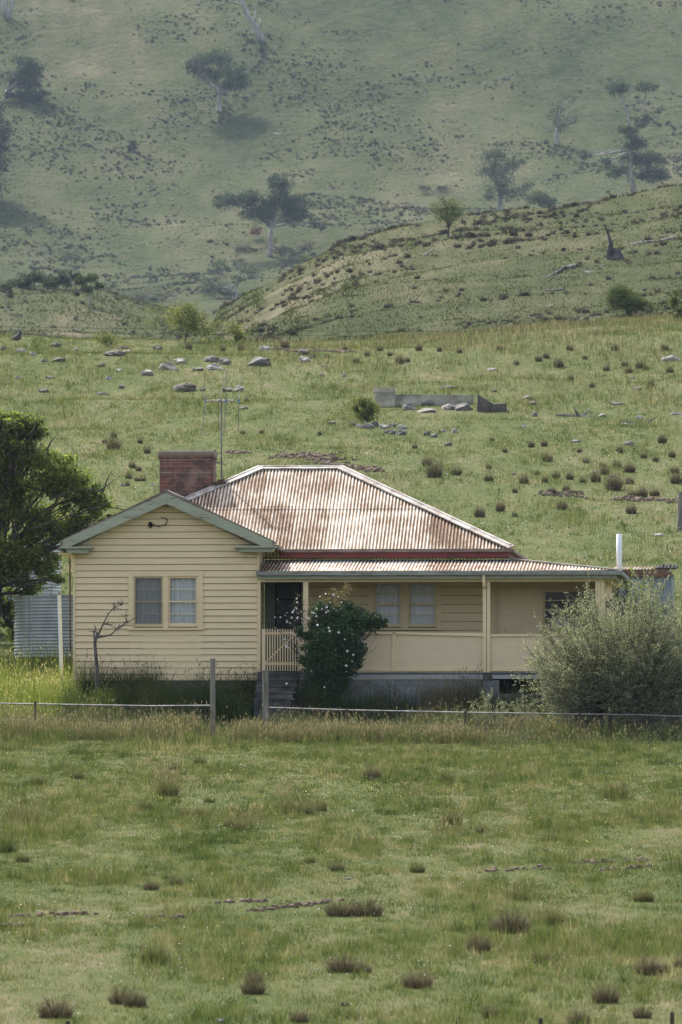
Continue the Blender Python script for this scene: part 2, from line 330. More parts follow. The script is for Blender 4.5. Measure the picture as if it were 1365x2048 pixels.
def m_brick():
    m, nt, ns, lk, b = newmat('red_brick'); v = coords(ns); mp = ns.new('ShaderNodeMapping'); mp.inputs['Rotation'].default_value = (R(90),0,0); lk.new(v, mp.inputs[0])
    sx = ns.new('ShaderNodeSeparateXYZ'); lk.new(v, sx.inputs[0]); cb = ns.new('ShaderNodeCombineXYZ')
    lk.new(mth(ns, lk, 'ADD', sx.outputs[0], sx.outputs[1]), cb.inputs[0]); lk.new(sx.outputs[2], cb.inputs[1])
    t = ns.new('ShaderNodeTexBrick'); lk.new(cb.outputs[0], t.inputs['Vector']); t.inputs['Scale'].default_value = 1
    t.inputs['Brick Width'].default_value = .235; t.inputs['Row Height'].default_value = .086; t.inputs['Mortar Size'].default_value = .008
    t.inputs['Color1'].default_value = (.20,.070,.048,1); t.inputs['Color2'].default_value = (.085,.042,.036,1); t.inputs['Mortar'].default_value = (.20,.165,.14,1); t.inputs['Bias'].default_value = -.2
    n = noise(ns, lk, v, 3.5, 5, .7); c = mixc(ns, lk, ramp(ns, lk, n, [(.42,(0,0,0)),(.58,(.85,.85,.85))]), t.outputs[0], (.045,.034,.032))
    n2 = noise(ns, lk, v, 2.2, 4, .6); c = mixc(ns, lk, ramp(ns, lk, n2, [(.5,(0,0,0)),(.65,(.4,.4,.4))]), c, (.33,.22,.18))
    g = ns.new('ShaderNodeMapRange'); g.inputs[1].default_value = .62; g.inputs[2].default_value = .78; lk.new(sx.outputs[2], g.inputs[0])
    c = mixc(ns, lk, mth(ns, lk, 'MULTIPLY', g.outputs[0], .85), c, (.28,.245,.175))
    lk.new(c, b.inputs['Base Color']); b.inputs['Roughness'].default_value = .9; bump(ns, lk, b, t.outputs['Fac'], -.006); return m
M['brick'] = m_brick()

# ------------------------------------------------------------------ the land
def sheet(name, x0, x1, y0, y1, st, mat, label):
    xs = np.arange(x0, x1+st/2, st); ys = np.arange(y0, y1+st/2, st); X, Y = np.meshgrid(xs, ys); Z = H(X, Y)
    V = np.stack([X, Y, Z], -1).reshape(-1, 3); nx = len(xs); i = np.arange((len(ys)-1)*nx).reshape(-1, nx)[:, :-1].ravel()
    o = obj(name, mesh_np(name, V, np.stack([i, i+1, i+nx+1, i+nx], 1), smooth=True), mat); return tag(o, label, None, None, 'structure')
sheet('paddock', -60, 60, 0, 348, .75, M['ground'], 'green grazing paddock around and behind the cottage')
sheet('hill', -160, 160, 347.5, 820, 2, M['hill'], 'rough tussocky rise behind the paddock')
sheet('hillside', -420, 420, 818, 1753, 5, M['far'], 'broad hazy hillside that fills the background')

# ------------------------------------------------------------------ grass
def blades(x, y, h, wd, lean, tint, z=None, seg=1, zoff=-.01, wob=None):
    n = len(x); z = H(x, y) if z is None else z; a = rng.uniform(0, 2*np.pi, n); la = rng.uniform(0, 2*np.pi, n)
    if wob is not None: la = wob
    dx = np.cos(a)*wd/2; dy = np.sin(a)*wd/2; lx = np.cos(la)*lean*h; ly = np.sin(la)*lean*h
    if seg == 1:
        V = np.empty((n,3,3)); V[:,0] = np.stack([x-dx,y-dy,z+zoff],1); V[:,1] = np.stack([x+dx,y+dy,z+zoff],1); V[:,2] = np.stack([x+lx,y+ly,z+h],1)
        Fc = np.arange(n*3).reshape(n,3); return V.reshape(-1,3), Fc, np.repeat(tint,3)
    V = np.empty((n,5,3)); V[:,0] = np.stack([x-dx,y-dy,z+zoff],1); V[:,1] = np.stack([x+dx,y+dy,z+zoff],1)
    V[:,2] = np.stack([x-dx*.7+lx*.35,y-dy*.7+ly*.35,z+h*.58],1); V[:,3] = np.stack([x+dx*.7+lx*.35,y+dy*.7+ly*.35,z+h*.58],1)
    V[:,4] = np.stack([x+lx,y+ly,z+h],1); b = np.arange(n)[:,None]*5
    Fc = np.concatenate([b+[0,1,3], b+[0,3,2], b+[2,3,4]],0); return V.reshape(-1,3), Fc, np.repeat(tint,5)
def join(parts):
    o = 0; V = []; Fc = []; T = []
    for v, f, t in parts: V.append(v); Fc.append(f+o); T.append(t); o += len(v)
    return np.concatenate(V), np.concatenate(Fc), np.concatenate(T)
def wedge(n, y0, y1, mg=1.35, lo=-.0495, hi=.0495):   # random points over the visible wedge of ground, with a margin on both sides
    y = np.sqrt(rng.uniform(y0*y0, y1*y1, n)); x = rng.uniform(-1, 1, n)*(hi*1.12*y + 3.4*mg - 1.2); return x, y
def in_house(x, y):
    a, b = to_house(x, y); return ((a > -.02) & (a < 4.05) & (b > -.02) & (b < 8.6)) | ((a > 3.9) & (a < 11.7) & (b > -.02) & (b < 8.6))
TR = []   # bare tracks: (p, q, half width)
for a, b, c, d, wd in ((0,1836,210,1826,.25),(270,1835,400,1838,.35),(280,1820,330,1815,.3),(330,1815,560,1800,.2),(430,1832,690,1800,.22),(960,1745,1365,1715,.28),(1020,1760,1365,1727,.16),
                       (460,905,640,912,.8),(560,915,700,925,.7),(1090,985,1365,1005,.7),(640,925,760,945,.5),(0,1855,160,1840,.25),(560,700,700,705,.6)):
    TR.append((G(a, b), G(c, d), wd))
def track(x, y):
    m = np.zeros(len(x))
    for p, q, wd in TR:
        dx, dy = q.x-p.x, q.y-p.y; L = dx*dx+dy*dy; t = np.clip(((x-p.x)*dx+(y-p.y)*dy)/L, 0, 1)
        d = np.hypot(x-p.x-t*dx, (y-p.y-t*dy)) + (vn(x,y,.5,31)-.5)*wd*1.6; m = np.maximum(m, np.clip(1.3-d/wd, 0, 1))
    return m
def field(n, y0, y1, hm, wd, seed):
    x, y = wedge(n, y0, y1); k = ~in_house(x, y); x, y = x[k], y[k]; n = len(x)
    clump = vn(x,y*.4,.35,seed)*.5 + vn(x,y*.3,1.1,seed+1)*.5; keep = rng.random(n) < (.35 + 1.1*clump); x, y, clump = x[keep], y[keep], clump[keep]; n = len(x)
    tr = track(x, y); pt = np.clip((vn(x,y*.35,1.7,seed+5)-.58)*5,0,1); h = hm*(.38 + 2.3*clump**3 + pt*.6)*(.5+2.4*vn(x,y*.6,.13,seed+7)**3)*rng.uniform(.4,1.6,n)*(1-.75*tr); t = rng.beta(2,3,n)*.95 + (vn(x,y*.35,.7,seed+2)-.5)*.35 + (vn(x,y*.45,.17,seed+6)-.5)*.95 + pt*.12
    t = np.where(tr > .3, np.nan, t); t = np.where(np.isnan(t), 2.2, t)
    return blades(x, y, h, wd*rng.uniform(.6,1.4,n), rng.uniform(.1,.8,n), t)
v, f, t = join([field(640000, 60, 112, .058, .010, 11), field(430000, 112, 147.5, .063, .013, 14)])
# t above 2 marks trodden, earth-brown blades: clipped by the ramp to its driest end
tag(obj('grass', mesh_np('grass', v, f, np.minimum(t, .62 + 0*t) if False else np.where(t > 2, .30, t)), M['blade']), 'short grazed pasture grass in front of the cottage', 'grass', None, 'stuff')
v, f, t = field(580000, 152, 335, .085, .024, 17)
tag(obj('grass', mesh_np('grass', v, f, np.where(t > 2, .30, t)), M['blade']), 'short pasture grass on the slope behind the cottage', 'grass', None, 'stuff')
# trodden earth clods along the tracks
def lumps(x, y, r, hr, tint, nseg=6):
    """low knobbly mounds"""
    n = len(x); z = H(x, y); A = np.linspace(0, 2*np.pi, nseg, endpoint=False); V = np.empty((n, 2*nseg+1, 3)); r = r[:,None]
    j = rng.uniform(.7,1.3,(n,nseg)); V[:,:nseg,0] = x[:,None]+np.cos(A)*r*j; V[:,:nseg,1] = y[:,None]+np.sin(A)*r*j; V[:,:nseg,2] = z[:,None]-r*.25
    j2 = rng.uniform(.45,.85,(n,nseg)); V[:,nseg:2*nseg,0] = x[:,None]+np.cos(A)*r*j2; V[:,nseg:2*nseg,1] = y[:,None]+np.sin(A)*r*j2
    V[:,nseg:2*nseg,2] = z[:,None]+hr[:,None]*rng.uniform(.5,1.,(n,nseg)); V[:,2*nseg] = np.stack([x,y,z+hr*rng.uniform(.8,1.15,n)],1)
    b = np.arange(n)[:,None]*(2*nseg+1); Fs = []
    for k in range(nseg):
        k2 = (k+1) % nseg; Fs += [b+[k,k2,nseg+k2], b+[k,nseg+k2,nseg+k], b+[nseg+k,nseg+k2,2*nseg]]
    return V.reshape(-1,3), np.concatenate(Fs,0), np.repeat(tint, 2*nseg+1)
M['clod'] = m_simple('bare_earth', (.085,.058,.040), (.17,.125,.09), 3, .95)
cl = []
for p, q, wd in TR:
    L = (q-p).length; n = int(70*L*max(wd,.3)); s = rng.random(n); x = p.x+(q.x-p.x)*s + rng.normal(0,wd*.4,n); y = p.y+(q.y-p.y)*s + rng.normal(0,wd*.5,n)
    k = vn(x,y,.9,33) > .38; x, y = x[k], y[k]; r = rng.uniform(.02,.07,len(x))*(1 if p.y < 150 else 1.8); cl.append(lumps(x, y, r, r*.75, rng.random(len(x)), 5))
v, f, t = join(cl); tag(obj('bare_earth', mesh_np('bare_earth', v, f, t), M['clod']), 'broken brown earth showing along the worn stock tracks', 'earth', None, 'stuff')

# long grass: along the fence, round the house and left of it
def tall(x, y, hm, tint, wd=.009, lean=.35, heads=.25, z=None):
    n = len(x); h = hm*rng.uniform(.55,1.25,n); z = H(x, y) if z is None else z
    wob = rng.uniform(0,2*np.pi,n); ln = rng.uniform(.05,lean,n); parts = [blades(x, y, h, wd*rng.uniform(.6,1.4,n), ln, tint, z=z, seg=2, wob=wob)]
    k = rng.random(n) < heads; m = k.sum(); X = (x+np.cos(wob)*ln*h)[k]; Y = (y+np.sin(wob)*ln*h)[k]; Z = (z+h)[k]; s = rng.uniform(.03,.07,m); a = rng.uniform(0,2*np.pi,m); ww = .010
    V = np.empty((m,4,3)); V[:,0] = np.stack([X,Y,Z-s*.4],1); V[:,1] = np.stack([X+np.cos(a)*ww,Y+np.sin(a)*ww,Z+s*.2],1); V[:,3] = np.stack([X-np.cos(a)*ww,Y-np.sin(a)*ww,Z+s*.2],1); V[:,2] = np.stack([X+np.cos(wob[k])*s*.3,Y,Z+s],1)
    b = np.arange(m)[:,None]*4; parts.append((V.reshape(-1,3), np.concatenate([b+[0,1,2],b+[0,2,3]],0), np.repeat(np.clip(tint[k]+.35,0,1),4))); return join(parts)
def inhouse_pts(n, X0, X1, Y0, Y1, cl=None, dens=1.0):
    a = rng.uniform(X0,X1,n); b = rng.uniform(Y0,Y1,n); c, s = math.cos(HA), math.sin(HA)
    x = HO.x + a*c - b*s; y = HO.y + a*s + b*c; k = ~in_house(x,y)
    if cl: k &= rng.random(n) < np.clip((vn(x,y,cl,41)-.25)*2.2, .12, 1)
    return x[k], y[k], a[k], b[k]
def belt(n, X0, X1, Y0, Y1, hm, tlo, thi, cl=None, **kw):
    x, y, a, b = inhouse_pts(n, X0, X1, Y0, Y1, cl); tint = np.clip(rng.uniform(tlo,thi,len(x)) + (vn(x,y,.7,43)-.5)*.3, 0, 1)
    return tall(x, y, hm*(.6+.8*vn(x,y,.6,44)), tint, **kw)
FY = -6.4                                             # the fence line in house coordinates
wp = []
for (a, b, wd, n, hh, lo, hi) in ((335,1590,34,260,.34,.3,.9),(330,1560,40,120,.42,.6,.95),(45,1648,60,420,.36,.2,.85),(490,1650,46,240,.26,.5,.9),(600,1628,50,300,.24,.2,.8),(815,1592,46,200,.24,.3,.85),(15,1705,26,200,.22,0,.4),(1235,1600,34,240,.24,.1,.7),(1045,1800,40,160,.2,.1,.7),(310,1930,44,200,.18,0,.5),(1170,1470,30,300,.4,.3,.9),(130,1480,60,300,.3,0,.5),(900,1665,50,160,.2,.4,.9),(1100,1845,44,160,.2,.3,.8),(570,1590,34,60,.3,.85,1),(420,1840,60,150,.16,.1,.6),(1300,1640,50,200,.2,.2,.8),(720,1690,60,160,.17,.4,.9),(200,1770,60,180,.18,.2,.8),(980,1560,60,200,.18,.2,.8)):
    g = G(a, b); s = g.y/F; x = g.x+rng.normal(0,wd*s*.45,n); y = g.y+rng.normal(0,wd*s*1.1,n); wp.append(tall(x, y, hh*np.ones(n), rng.uniform(lo,hi,n), wd=.007, lean=.5, heads=.2))
v, f, t = join(wp); tag(obj('weed_patches', mesh_np('weed_patches', v, f, t), M['tall']), 'loose patches of taller seeding grass in the front pasture', 'long grass', None, 'stuff')
parts = [belt(26000, -4, 3.2, FY-1.9, FY+.8, .30, .3,.95, .6, lean=.8), belt(24000, 4.1, 10.9, FY-1.9, FY+.8, .30, .3,.95, .6, lean=.8), belt(2600, -4, 16, FY-1.2, FY+.6, .52, .5,1, .9, lean=.6), belt(900, 2.7, 3.25, FY-.5, FY+.1, .30, .1,.7, None, lean=.9), belt(900, 4.0, 4.6, FY-.5, FY+.1, .30, .1,.7, None, lean=.9), belt(5000, -4, 16, FY-4.2, FY-1.3, .24, .2,.8, .5, lean=.8),
         belt(7000, -4, 3.2, FY+.7, -2.6, .40, .3,.85, 1.0, lean=.5), belt(9000, 4.6, 12, FY+.7, -1.6, .36, .15,.7, 1.0, lean=.5)]
v, f, t = join(parts); tag(obj('long_grass', mesh_np('long_grass', v, f, t), M['tall']), 'dry brown long grass along the foot of the garden fence', 'long grass', None, 'stuff')
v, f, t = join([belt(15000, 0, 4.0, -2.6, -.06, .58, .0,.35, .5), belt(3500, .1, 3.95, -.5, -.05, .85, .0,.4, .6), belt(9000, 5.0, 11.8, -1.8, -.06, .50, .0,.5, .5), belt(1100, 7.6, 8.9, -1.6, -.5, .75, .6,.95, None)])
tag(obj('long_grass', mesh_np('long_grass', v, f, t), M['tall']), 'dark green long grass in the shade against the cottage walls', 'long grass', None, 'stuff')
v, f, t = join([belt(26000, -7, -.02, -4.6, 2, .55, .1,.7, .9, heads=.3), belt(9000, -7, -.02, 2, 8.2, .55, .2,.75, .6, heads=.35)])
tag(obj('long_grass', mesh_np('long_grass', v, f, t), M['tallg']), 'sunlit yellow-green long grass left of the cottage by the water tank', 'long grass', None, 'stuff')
v, f, t = join([belt(5000, 10.2, 16, FY-1.4, FY-.2, .34, .25,.7, .5, lean=.5)])
tag(obj('long_grass', mesh_np('long_grass', v, f, t), M['tall']), 'long grass under the silvery bush at the fence', 'long grass', None, 'stuff')
# straw-coloured band on the crest of the paddock, right
x, y = wedge(34000, 262, 322, 1.2); px = 682.5+F*x/y; k = rng.random(len(x)) < np.clip((px-380)/600, 0.05, 1)*np.clip((y-255)/50,.1,1)*np.clip((vn(x,y,3,51)-.2)*2,.1,1)
x, y = x[k], y[k]; v, f, t = tall(x, y, .32*np.ones(len(x)), rng.uniform(.5,1,len(x)), wd=.035, heads=0)
tag(obj('dry_grass', mesh_np('dry_grass', v, f, t), M['tall']), 'pale dry grass on the crest of the paddock', 'dry grass', None, 'stuff')
# hills
def turf(n, y0, y1, hm, wd, lo=-.082, hi=.082, dens=.3):
    y = rng.uniform(y0,y1,n); x = rng.uniform(lo,hi,n)*y; k = rng.random(n) < .3+vn(x,y,4*wd/.15,61)
    x, y = x[k], y[k]; n = len(x); return blades(x, y, hm*rng.uniform(.4,1.5,n), wd*rng.uniform(.6,1.4,n), rng.uniform(.1,.8,n), rng.beta(2,3,n)+(vn(x,y,6,62)-.5)*.4, zoff=-.05)
v, f, t = turf(270000, 352, 620, .085, .11); tag(obj('hill_grass', mesh_np('hill_grass', v, f, t), M['bladeh']), 'rough grass over the nearer hill', 'grass', None, 'stuff')
v, f, t = turf(60000, 620, 800, .2, .2); tag(obj('hill_grass', mesh_np('hill_grass', v, f, t), M['bladeh']), 'rough grass over the low mound at the left', 'grass', None, 'stuff')
v, f, t = turf(140000, 1180, 1620, .10, .45); tag(obj('hillside_grass', mesh_np('hillside_grass', v, f, t), M['bladef']), 'grass over the far hillside', 'grass', None, 'stuff')
# tussocks and stones strewn over the hills, thousands of them
M['lump'] = m_blade('far_tussocks', None, 0, 0, .2, spec=.02, stops=[(0,(.030,.028,.020)),(.4,(.070,.060,.044)),(.8,(.125,.105,.08)),(1,(.20,.18,.15))])
M['lumpf'] = m_blade('hillside_tussocks', None, 0, 0, .2, spec=.02, stops=[(0,(.030,.032,.020)),(.4,(.060,.057,.036)),(.8,(.105,.092,.065)),(1,(.17,.15,.115))])
def strew(n, y0, y1, cell, thr, r0, r1, lo=-.078, hi=.078, f_=None):
    y = rng.uniform(y0,y1,n); x = rng.uniform(lo,hi,n)*y; d = vn(x,y,cell,71)*.55+vn(x,y,cell/3,72)*.45; k = rng.random(n) < np.clip((d-thr)*(6 if cell > 20 else 5), .03, 1)
    x, y = x[k], y[k]; r = rng.uniform(r0,r1,len(x))*rng.uniform(.6,1.2,len(x)); return x, y, r
def spiky(x, y, r, m, wd):
    n = len(x); X = np.repeat(x,m); Y = np.repeat(y,m); Rr = np.repeat(r,m); a = rng.uniform(0,2*np.pi,n*m); q = np.sqrt(rng.random(n*m))*Rr*.6
    return blades(X+np.cos(a)*q, Y+np.sin(a)*q, Rr*rng.uniform(.7,1.3,n*m), wd*Rr, q/np.maximum(Rr,.01)*.9+.1, np.repeat(rng.uniform(0,.7,n),m)+rng.uniform(0,.3,n*m), z=H(X,Y), wob=a, zoff=-.03)
x, y, r = strew(10500, 352, 600, 14, .44, .13, .36); a_ = lumps(x, y, r*.8, r*.6, rng.uniform(0,.7,len(x))); b_ = spiky(x, y, r, 22, .22)
v, f, t = join([a_, b_]); tag(obj('tussock_cover', mesh_np('tussock_cover', v, f, t), M['lump']), 'small brown tussocks and stones scattered over the nearer hill', 'tussocks', None, 'stuff')
px = 682.5+F*x/y
x, y, r = strew(9000, 470, 590, 4, .56, .14, .42); px = 682.5+F*x/y; row = 1554-F*H(x,y)/y; k = (px > 560) & (px < 1180) & (row < 500) & (row > 1.0*(560-.11*px)-60); x, y, r = x[k], y[k], r[k]; v, f, t = join([lumps(x, y, r*.85, r*.8, rng.uniform(0,.5,len(x))), spiky(x, y, r, 22, .22)])
tag(obj('tussock_cover', mesh_np('tussock_cover', v, f, t), M['lump']), 'dark tussocks and stones crowded along the crest of the nearer hill', 'tussocks', None, 'stuff')
x, y, r = strew(1500, 620, 800, 14, .45, .2, .5); v, f, t = join([lumps(x, y, r*.8, r*.6, rng.uniform(0,.7,len(x))), spiky(x, y, r, 14, .25)])
tag(obj('tussock_cover', mesh_np('tussock_cover', v, f, t), M['lump']), 'small brown tussocks scattered over the low left mound', 'tussocks', None, 'stuff')
x, y, r = strew(54000, 1200, 1600, 26, .50, .12, .50); v, f, t = join([lumps(x, y, r*.85, r*.75, rng.uniform(0,.8,len(x))), spiky(x, y, r, 10, .35)])
tag(obj('tussock_cover', mesh_np('tussock_cover', v, f, t), M['lumpf']), 'dark tussocks and stones scattered over the far hillside', 'tussocks', None, 'stuff')

# ------------------------------------------------------------------ the cottage
LAB = 'cream weatherboard cottage with rusty iron roof, gabled left wing and long verandah'
house = empty('cottage', HO, LAB, 'cottage', rz=HA)
M['grime'] = m_simple('grimy_lining', (.05,.042,.03), (.08,.066,.045), 5)  # dark backing colour stands in for the shadow lines in the board gaps
def boards(mb, z0, z1, pitch, Y, span, holes=(), out=.030, gap=.011):
    """lapped boards: span(z) -> (x0, x1); holes = (x0, x1, z0, z1)"""
    z = z0; k = 0
    while z < z1-.01:
        zt = min(z+pitch, z1); a0, a1 = span(z); b0, b1 = span(zt)
        segs = [(a0, a1, b0, b1)]
        for (h0, h1, g0, g1) in holes:
            if zt > g0+.005 and z < g1-.005:
                ns = []
                for (p0, p1, q0, q1) in segs:
                    if p0 < h0 and p1 > h0: ns.append((p0, h0, q0, h0))
                    if p1 > h1 and p0 < h1: ns.append((h1, p1, h1, q1))
                    if p1 <= h0 or p0 >= h1: ns.append((p0, p1, q0, q1))
                segs = ns
        jo = random.uniform(-.002,.003)
        for (p0, p1, q0, q1) in segs:
            yb, yt = Y-out+jo, Y-.004; zl_ = z; zt_ = zt-gap
            mb.add([(p0,yb,z),(p1,yb,z),(q1,yt,zt_),(q0,yt,zt_),(p0,Y+.012,z),(p1,Y+.012,z),(q0,Y+.02,zt_),(q1,Y+.02,zt_)],
                   [(0,1,2,3),(4,5,1,0),(4,0,3,6),(1,5,7,2),(3,2,7,6)])
        z = zt; k += 1
gx0, gx1 = hx(150,0), hx(516,0); gxm = (gx0+gx1)/2; GE = 2.97            # gable wall
RA = (3.93-2.97)/((gx1-gx0)/2)
def gspan(z): e = max(0, (z-GE)/RA); return (gx0+e*.98, gx1-e*.98)
wx0, wx1, wz0, wz1 = hx(262,0), hx(403,0), hz(1256,0), hz(1149,0)
mb = MB(); boards(mb, 0, 3.93, .1405, 0, gspan, [(wx0,wx1,wz0,wz1)])
mb.build('gable_wall', M['cream'], house)
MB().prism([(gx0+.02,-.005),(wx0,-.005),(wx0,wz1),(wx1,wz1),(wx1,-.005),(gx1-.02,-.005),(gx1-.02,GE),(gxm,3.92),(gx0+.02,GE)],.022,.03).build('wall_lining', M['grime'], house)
mb = MB(); mb.prism([(gx0,0.0),(gx1,0.0),(gx1,GE),(gxm,3.93),(gx0,GE)], .10, .12); mb2 = MB()
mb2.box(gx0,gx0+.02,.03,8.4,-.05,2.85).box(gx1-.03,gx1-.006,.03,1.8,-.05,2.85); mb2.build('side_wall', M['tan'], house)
# lapped boards on the wing's right-hand side wall, in the verandah
mb = MB(); z = .15
while z < 2.3: mb.add([(gx1+.024,.05,z),(gx1+.024,1.58,z),(gx1,1.58,z+.14),(gx1,.05,z+.14),(gx1,.05,z),(gx1,1.58,z)],[(0,1,2,3),(4,5,1,0)]); z += .1405
mb.build('verandah_side_wall', M['tan'], house)
MB().box(gx0-.03,gx0+.012,-.042,.03,0,2.80).build('corner_board', M['cream'], house)
MB().box(gx1-.014,gx1+.03,-.042,.03,0,2.80).build('corner_board', M['cream'], house)
gb = hground(2,-.2)
MB().box(gx0+.04,gx1-.02,.03,.2,-.9,-.004).build('foundation', M['found'], house)
# windows: frame, two sashes, panes, curtains
def window(x0, x1, z0, z1, Y, mat, cw=.085, sashes=2, mull=.11, screened=(), wave=.018, curt=True, drape=False):
    """frame proud of the wall at Y; thing > window > sash, pane, curtain"""
    f = MB(); f.box(x0-cw,x0,Y-.045,Y+.05,z0-.02,z1+cw).box(x1,x1+cw,Y-.045,Y+.05,z0-.02,z1+cw).box(x0,x1,Y-.045,Y+.05,z1,z1+cw)
    f.box(x0-cw-.02,x1+cw+.02,Y-.075,Y+.05,z0-.07,z0-.021)
    w_ = (x1-x0-mull*(sashes-1))/sashes
    for s in range(sashes-1): xa = x0+w_+(w_+mull)*s; f.box(xa,xa+mull,Y-.035,Y+.05,z0-.02,z1)
    W = f.build('window', mat, house)
    for s in range(sashes):
        a = x0+(w_+mull)*s; b = a+w_; zm = (z0+z1)/2; q = MB(); t = .042
        for (y, za, zb, bt) in ((Y+.0, zm-.02, z1, .035), (Y+.022, z0, zm+.02, .075)):
            q.box(a+.002,a+t,y-.012,y+.012,za,zb).box(b-t,b-.002,y-.012,y+.012,za,zb).box(a+t,b-t,y-.012,y+.012,zb-t,zb-.002).box(a+t,b-t,y-.012,y+.012,za+.001,za+bt)
            q.box(a+t,b-t,y-.009,y+.009,(za+zb)/2-.008,(za+zb)/2+.010)
        q.build('sash', M['tan'] if s in screened else mat, W)
        g = MB(); g.add([(a+.02,Y+.004,zm),(b-.02,Y+.004,zm),(b-.02,Y+.004,z1-.02),(a+.02,Y+.004,z1-.02)],[(0,1,2,3)]); g.add([(a+.02,Y+.026,z0+.02),(b-.02,Y+.026,z0+.02),(b-.02,Y+.026,zm),(a+.02,Y+.026,zm)],[(0,1,2,3)])
        g.build('pane', M['glass'], W)
        if s in screened: MB().box(a+.03,b-.03,Y-.030,Y-.028,z0+.06,z1-.03).build('fly_screen', M['mesh'], W)
        if curt:
            n = 60; c = MB(); vs = []
            for i in range(n+1):
                u = i/n; X = a+(b-a)*u; yy = Y+.13+wave*math.sin(u*math.pi*2*7+s)+.008*math.sin(u*41)
                zl = z0
                if drape: zl = z0 + (.0 if abs(u-.5) > .33 else .0)
                vs += [(X,yy,zl),(X,yy,z1)]
            c.add(vs, [(2*i,2*i+2,2*i+3,2*i+1) for i in range(n)]); c.build('curtain', M['curt'], W, smooth=True)
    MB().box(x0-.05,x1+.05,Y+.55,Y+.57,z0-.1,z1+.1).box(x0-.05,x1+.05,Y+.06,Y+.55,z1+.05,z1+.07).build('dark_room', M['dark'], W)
    return W
def m_mesh():
    m, nt, ns, lk, b = newmat('fly_wire'); b.inputs['Base Color'].default_value = (.10,.095,.085,1); t = ns.new('ShaderNodeBsdfTransparent'); mx = ns.new('ShaderNodeMixShader'); mx.inputs[0].default_value = .22
    lk.new(t.outputs[0], mx.inputs[1]); lk.new(b.outputs[0], mx.inputs[2]); lk.new(mx.outputs[0], ns['Material Output'].inputs[0]); return m
M['mesh'] = m_mesh()
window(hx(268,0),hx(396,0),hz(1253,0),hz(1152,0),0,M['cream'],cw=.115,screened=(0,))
# gable roof with barge boards
BY = -.32; ax, az = HP(333,986,BY); lx, lz = HP(121,1089,BY); rx, rz = HP(551,1091,BY)
def corr(name, mat, O, U, S, u0, u1, t0, t1, step=.0109, amp=.011, pitch=.0762, parent=house, rows=1, lap=.0, thick=True):
    O = np.array(O,float); U = np.array(U,float); S = np.array(S,float); N = np.cross(U,S); N /= np.linalg.norm(N)
    us = np.arange(u0,u1,step); V = []; Fc = []
    for r_ in range(rows):
        b = len(V)
        for u in us:
            ta, tb = t0(u), t1(u); w_ = (tb-ta)/rows; a_ = ta+w_*r_-(.03 if r_ else 0); c_ = ta+w_*(r_+1); h = amp*math.sin(2*math.pi*u/pitch)
            k = int(u/.762); h2 = .003*math.sin(k*7.1+r_*2.7)
            V.append(O+U*u+S*a_+N*(h+(.012 if r_ == 0 and rows > 1 else .016 if rows > 1 else .0)*(1)+h2)); V.append(O+U*u+S*c_+N*(h+h2))
        for i in range(len(us)-1): Fc.append((b+2*i,b+2*i+2,b+2*i+3,b+2*i+1))
    me = mesh_np(name, np.array(V), np.array(Fc), smooth=True); o = obj(name, me, mat, parent); return o
mainE, mainY = 1.43, 4.95
eX, eZ = HP(1022,1096,mainE); rX1, rZ = HP(681,938,mainY); rX0, _ = HP(521,938,mainY); lE = lx - .0
eZ = hz(1097,mainE,1000)
# gable planes (along y)
Lg = math.hypot(ax-lx, az-lz); Sl = ((ax-lx)/Lg,0,(az-lz)/Lg); Lr = math.hypot(rx-ax, az-rz); Sr = (-(rx-ax)/Lr,0,(az-rz)/Lr)
yend = mainE + (az-eZ)/(rZ-eZ)*(mainY-mainE)
corr('gable_roof', M['rust'], (lx,BY,lz+.02), (0,1,0), Sl, 0, yend-BY-.1, lambda u: 0, lambda u: Lg)
corr('gable_roof', M['rust'], (rx,BY,rz+.02), (0,1,0), Sr, 0, yend-BY-.05, lambda u: max(0,(u-(mainE-BY))/(yend-mainE)*Lr), lambda u: Lr)
def barge(xa, za, xb, zb):
    d = .235; n = 10; out = MB(); out.prism([(xa,za-.215),(xb,zb-d),(xb,zb),(xa,za-.01)] if xa < xb else [(xb,zb-d),(xa,za-.215),(xa,za-.01),(xb,zb)], BY-.03, BY); return out
barge(lx+.06, lz+.10, ax, az).build('barge_board', M['green'], house)
barge(rx-.06, rz+.10, ax, az).build('barge_board', M['green'], house)
MB().bar((lx,BY-.01,lz+.035),(ax,BY-.01,az+.02),.09,.022,(0,1,0)).bar((ax,BY-.01,az+.02),(rx,BY-.01,rz+.035),.09,.022,(0,1,0)).build('barge_capping', M['gutr'], house)
MB().tube([(ax,BY-.02,az+.03),(ax,yend,az+.03)],.05,8).build('ridge_cap', M['cap'], house)
# gable soffits and boxed eave returns
MB().box(gx0-.33,gx0-.031,BY+.01,8.3,2.74,2.76).build('eave_lining', M['cream'], house)
MB().add([(gx0-.3,BY+.005,2.80),(gx1+.3,BY+.005,2.80),(gxm,BY+.005,3.90)],[]).v
mb = MB(); mb.prism([(lx,2.86),(gx0+.42,2.86),(gx0+.42,2.90),(lx,2.90)],BY-.10,BY+.29).prism([(lx+.17,2.76),(gx0+.34,2.76),(gx0+.34,2.858),(lx+.10,2.858)],BY-.02,BY+.26); mb.build('eave_return', M['green'], house)
MB().prism([(gx1-.50,2.865),(rx+.02,2.865),(rx+.02,2.905),(gx1-.50,2.905)],BY-.10,BY+.29).prism([(gx1-.38,2.775),(rx-.06,2.775),(rx-.02,2.863),(gx1-.38,2.863)],BY-.02,BY+.26).build('eave_return', M['green'], house)
MB().box(lx-.06,lx+.03,BY,8.3,2.82,2.90).build('gutter', M['gutr'], house)
MB().box(rx-.04,rx+.05,BY+.25,mainE-.1,2.85,2.93).build('gutter', M['gutr'], house)
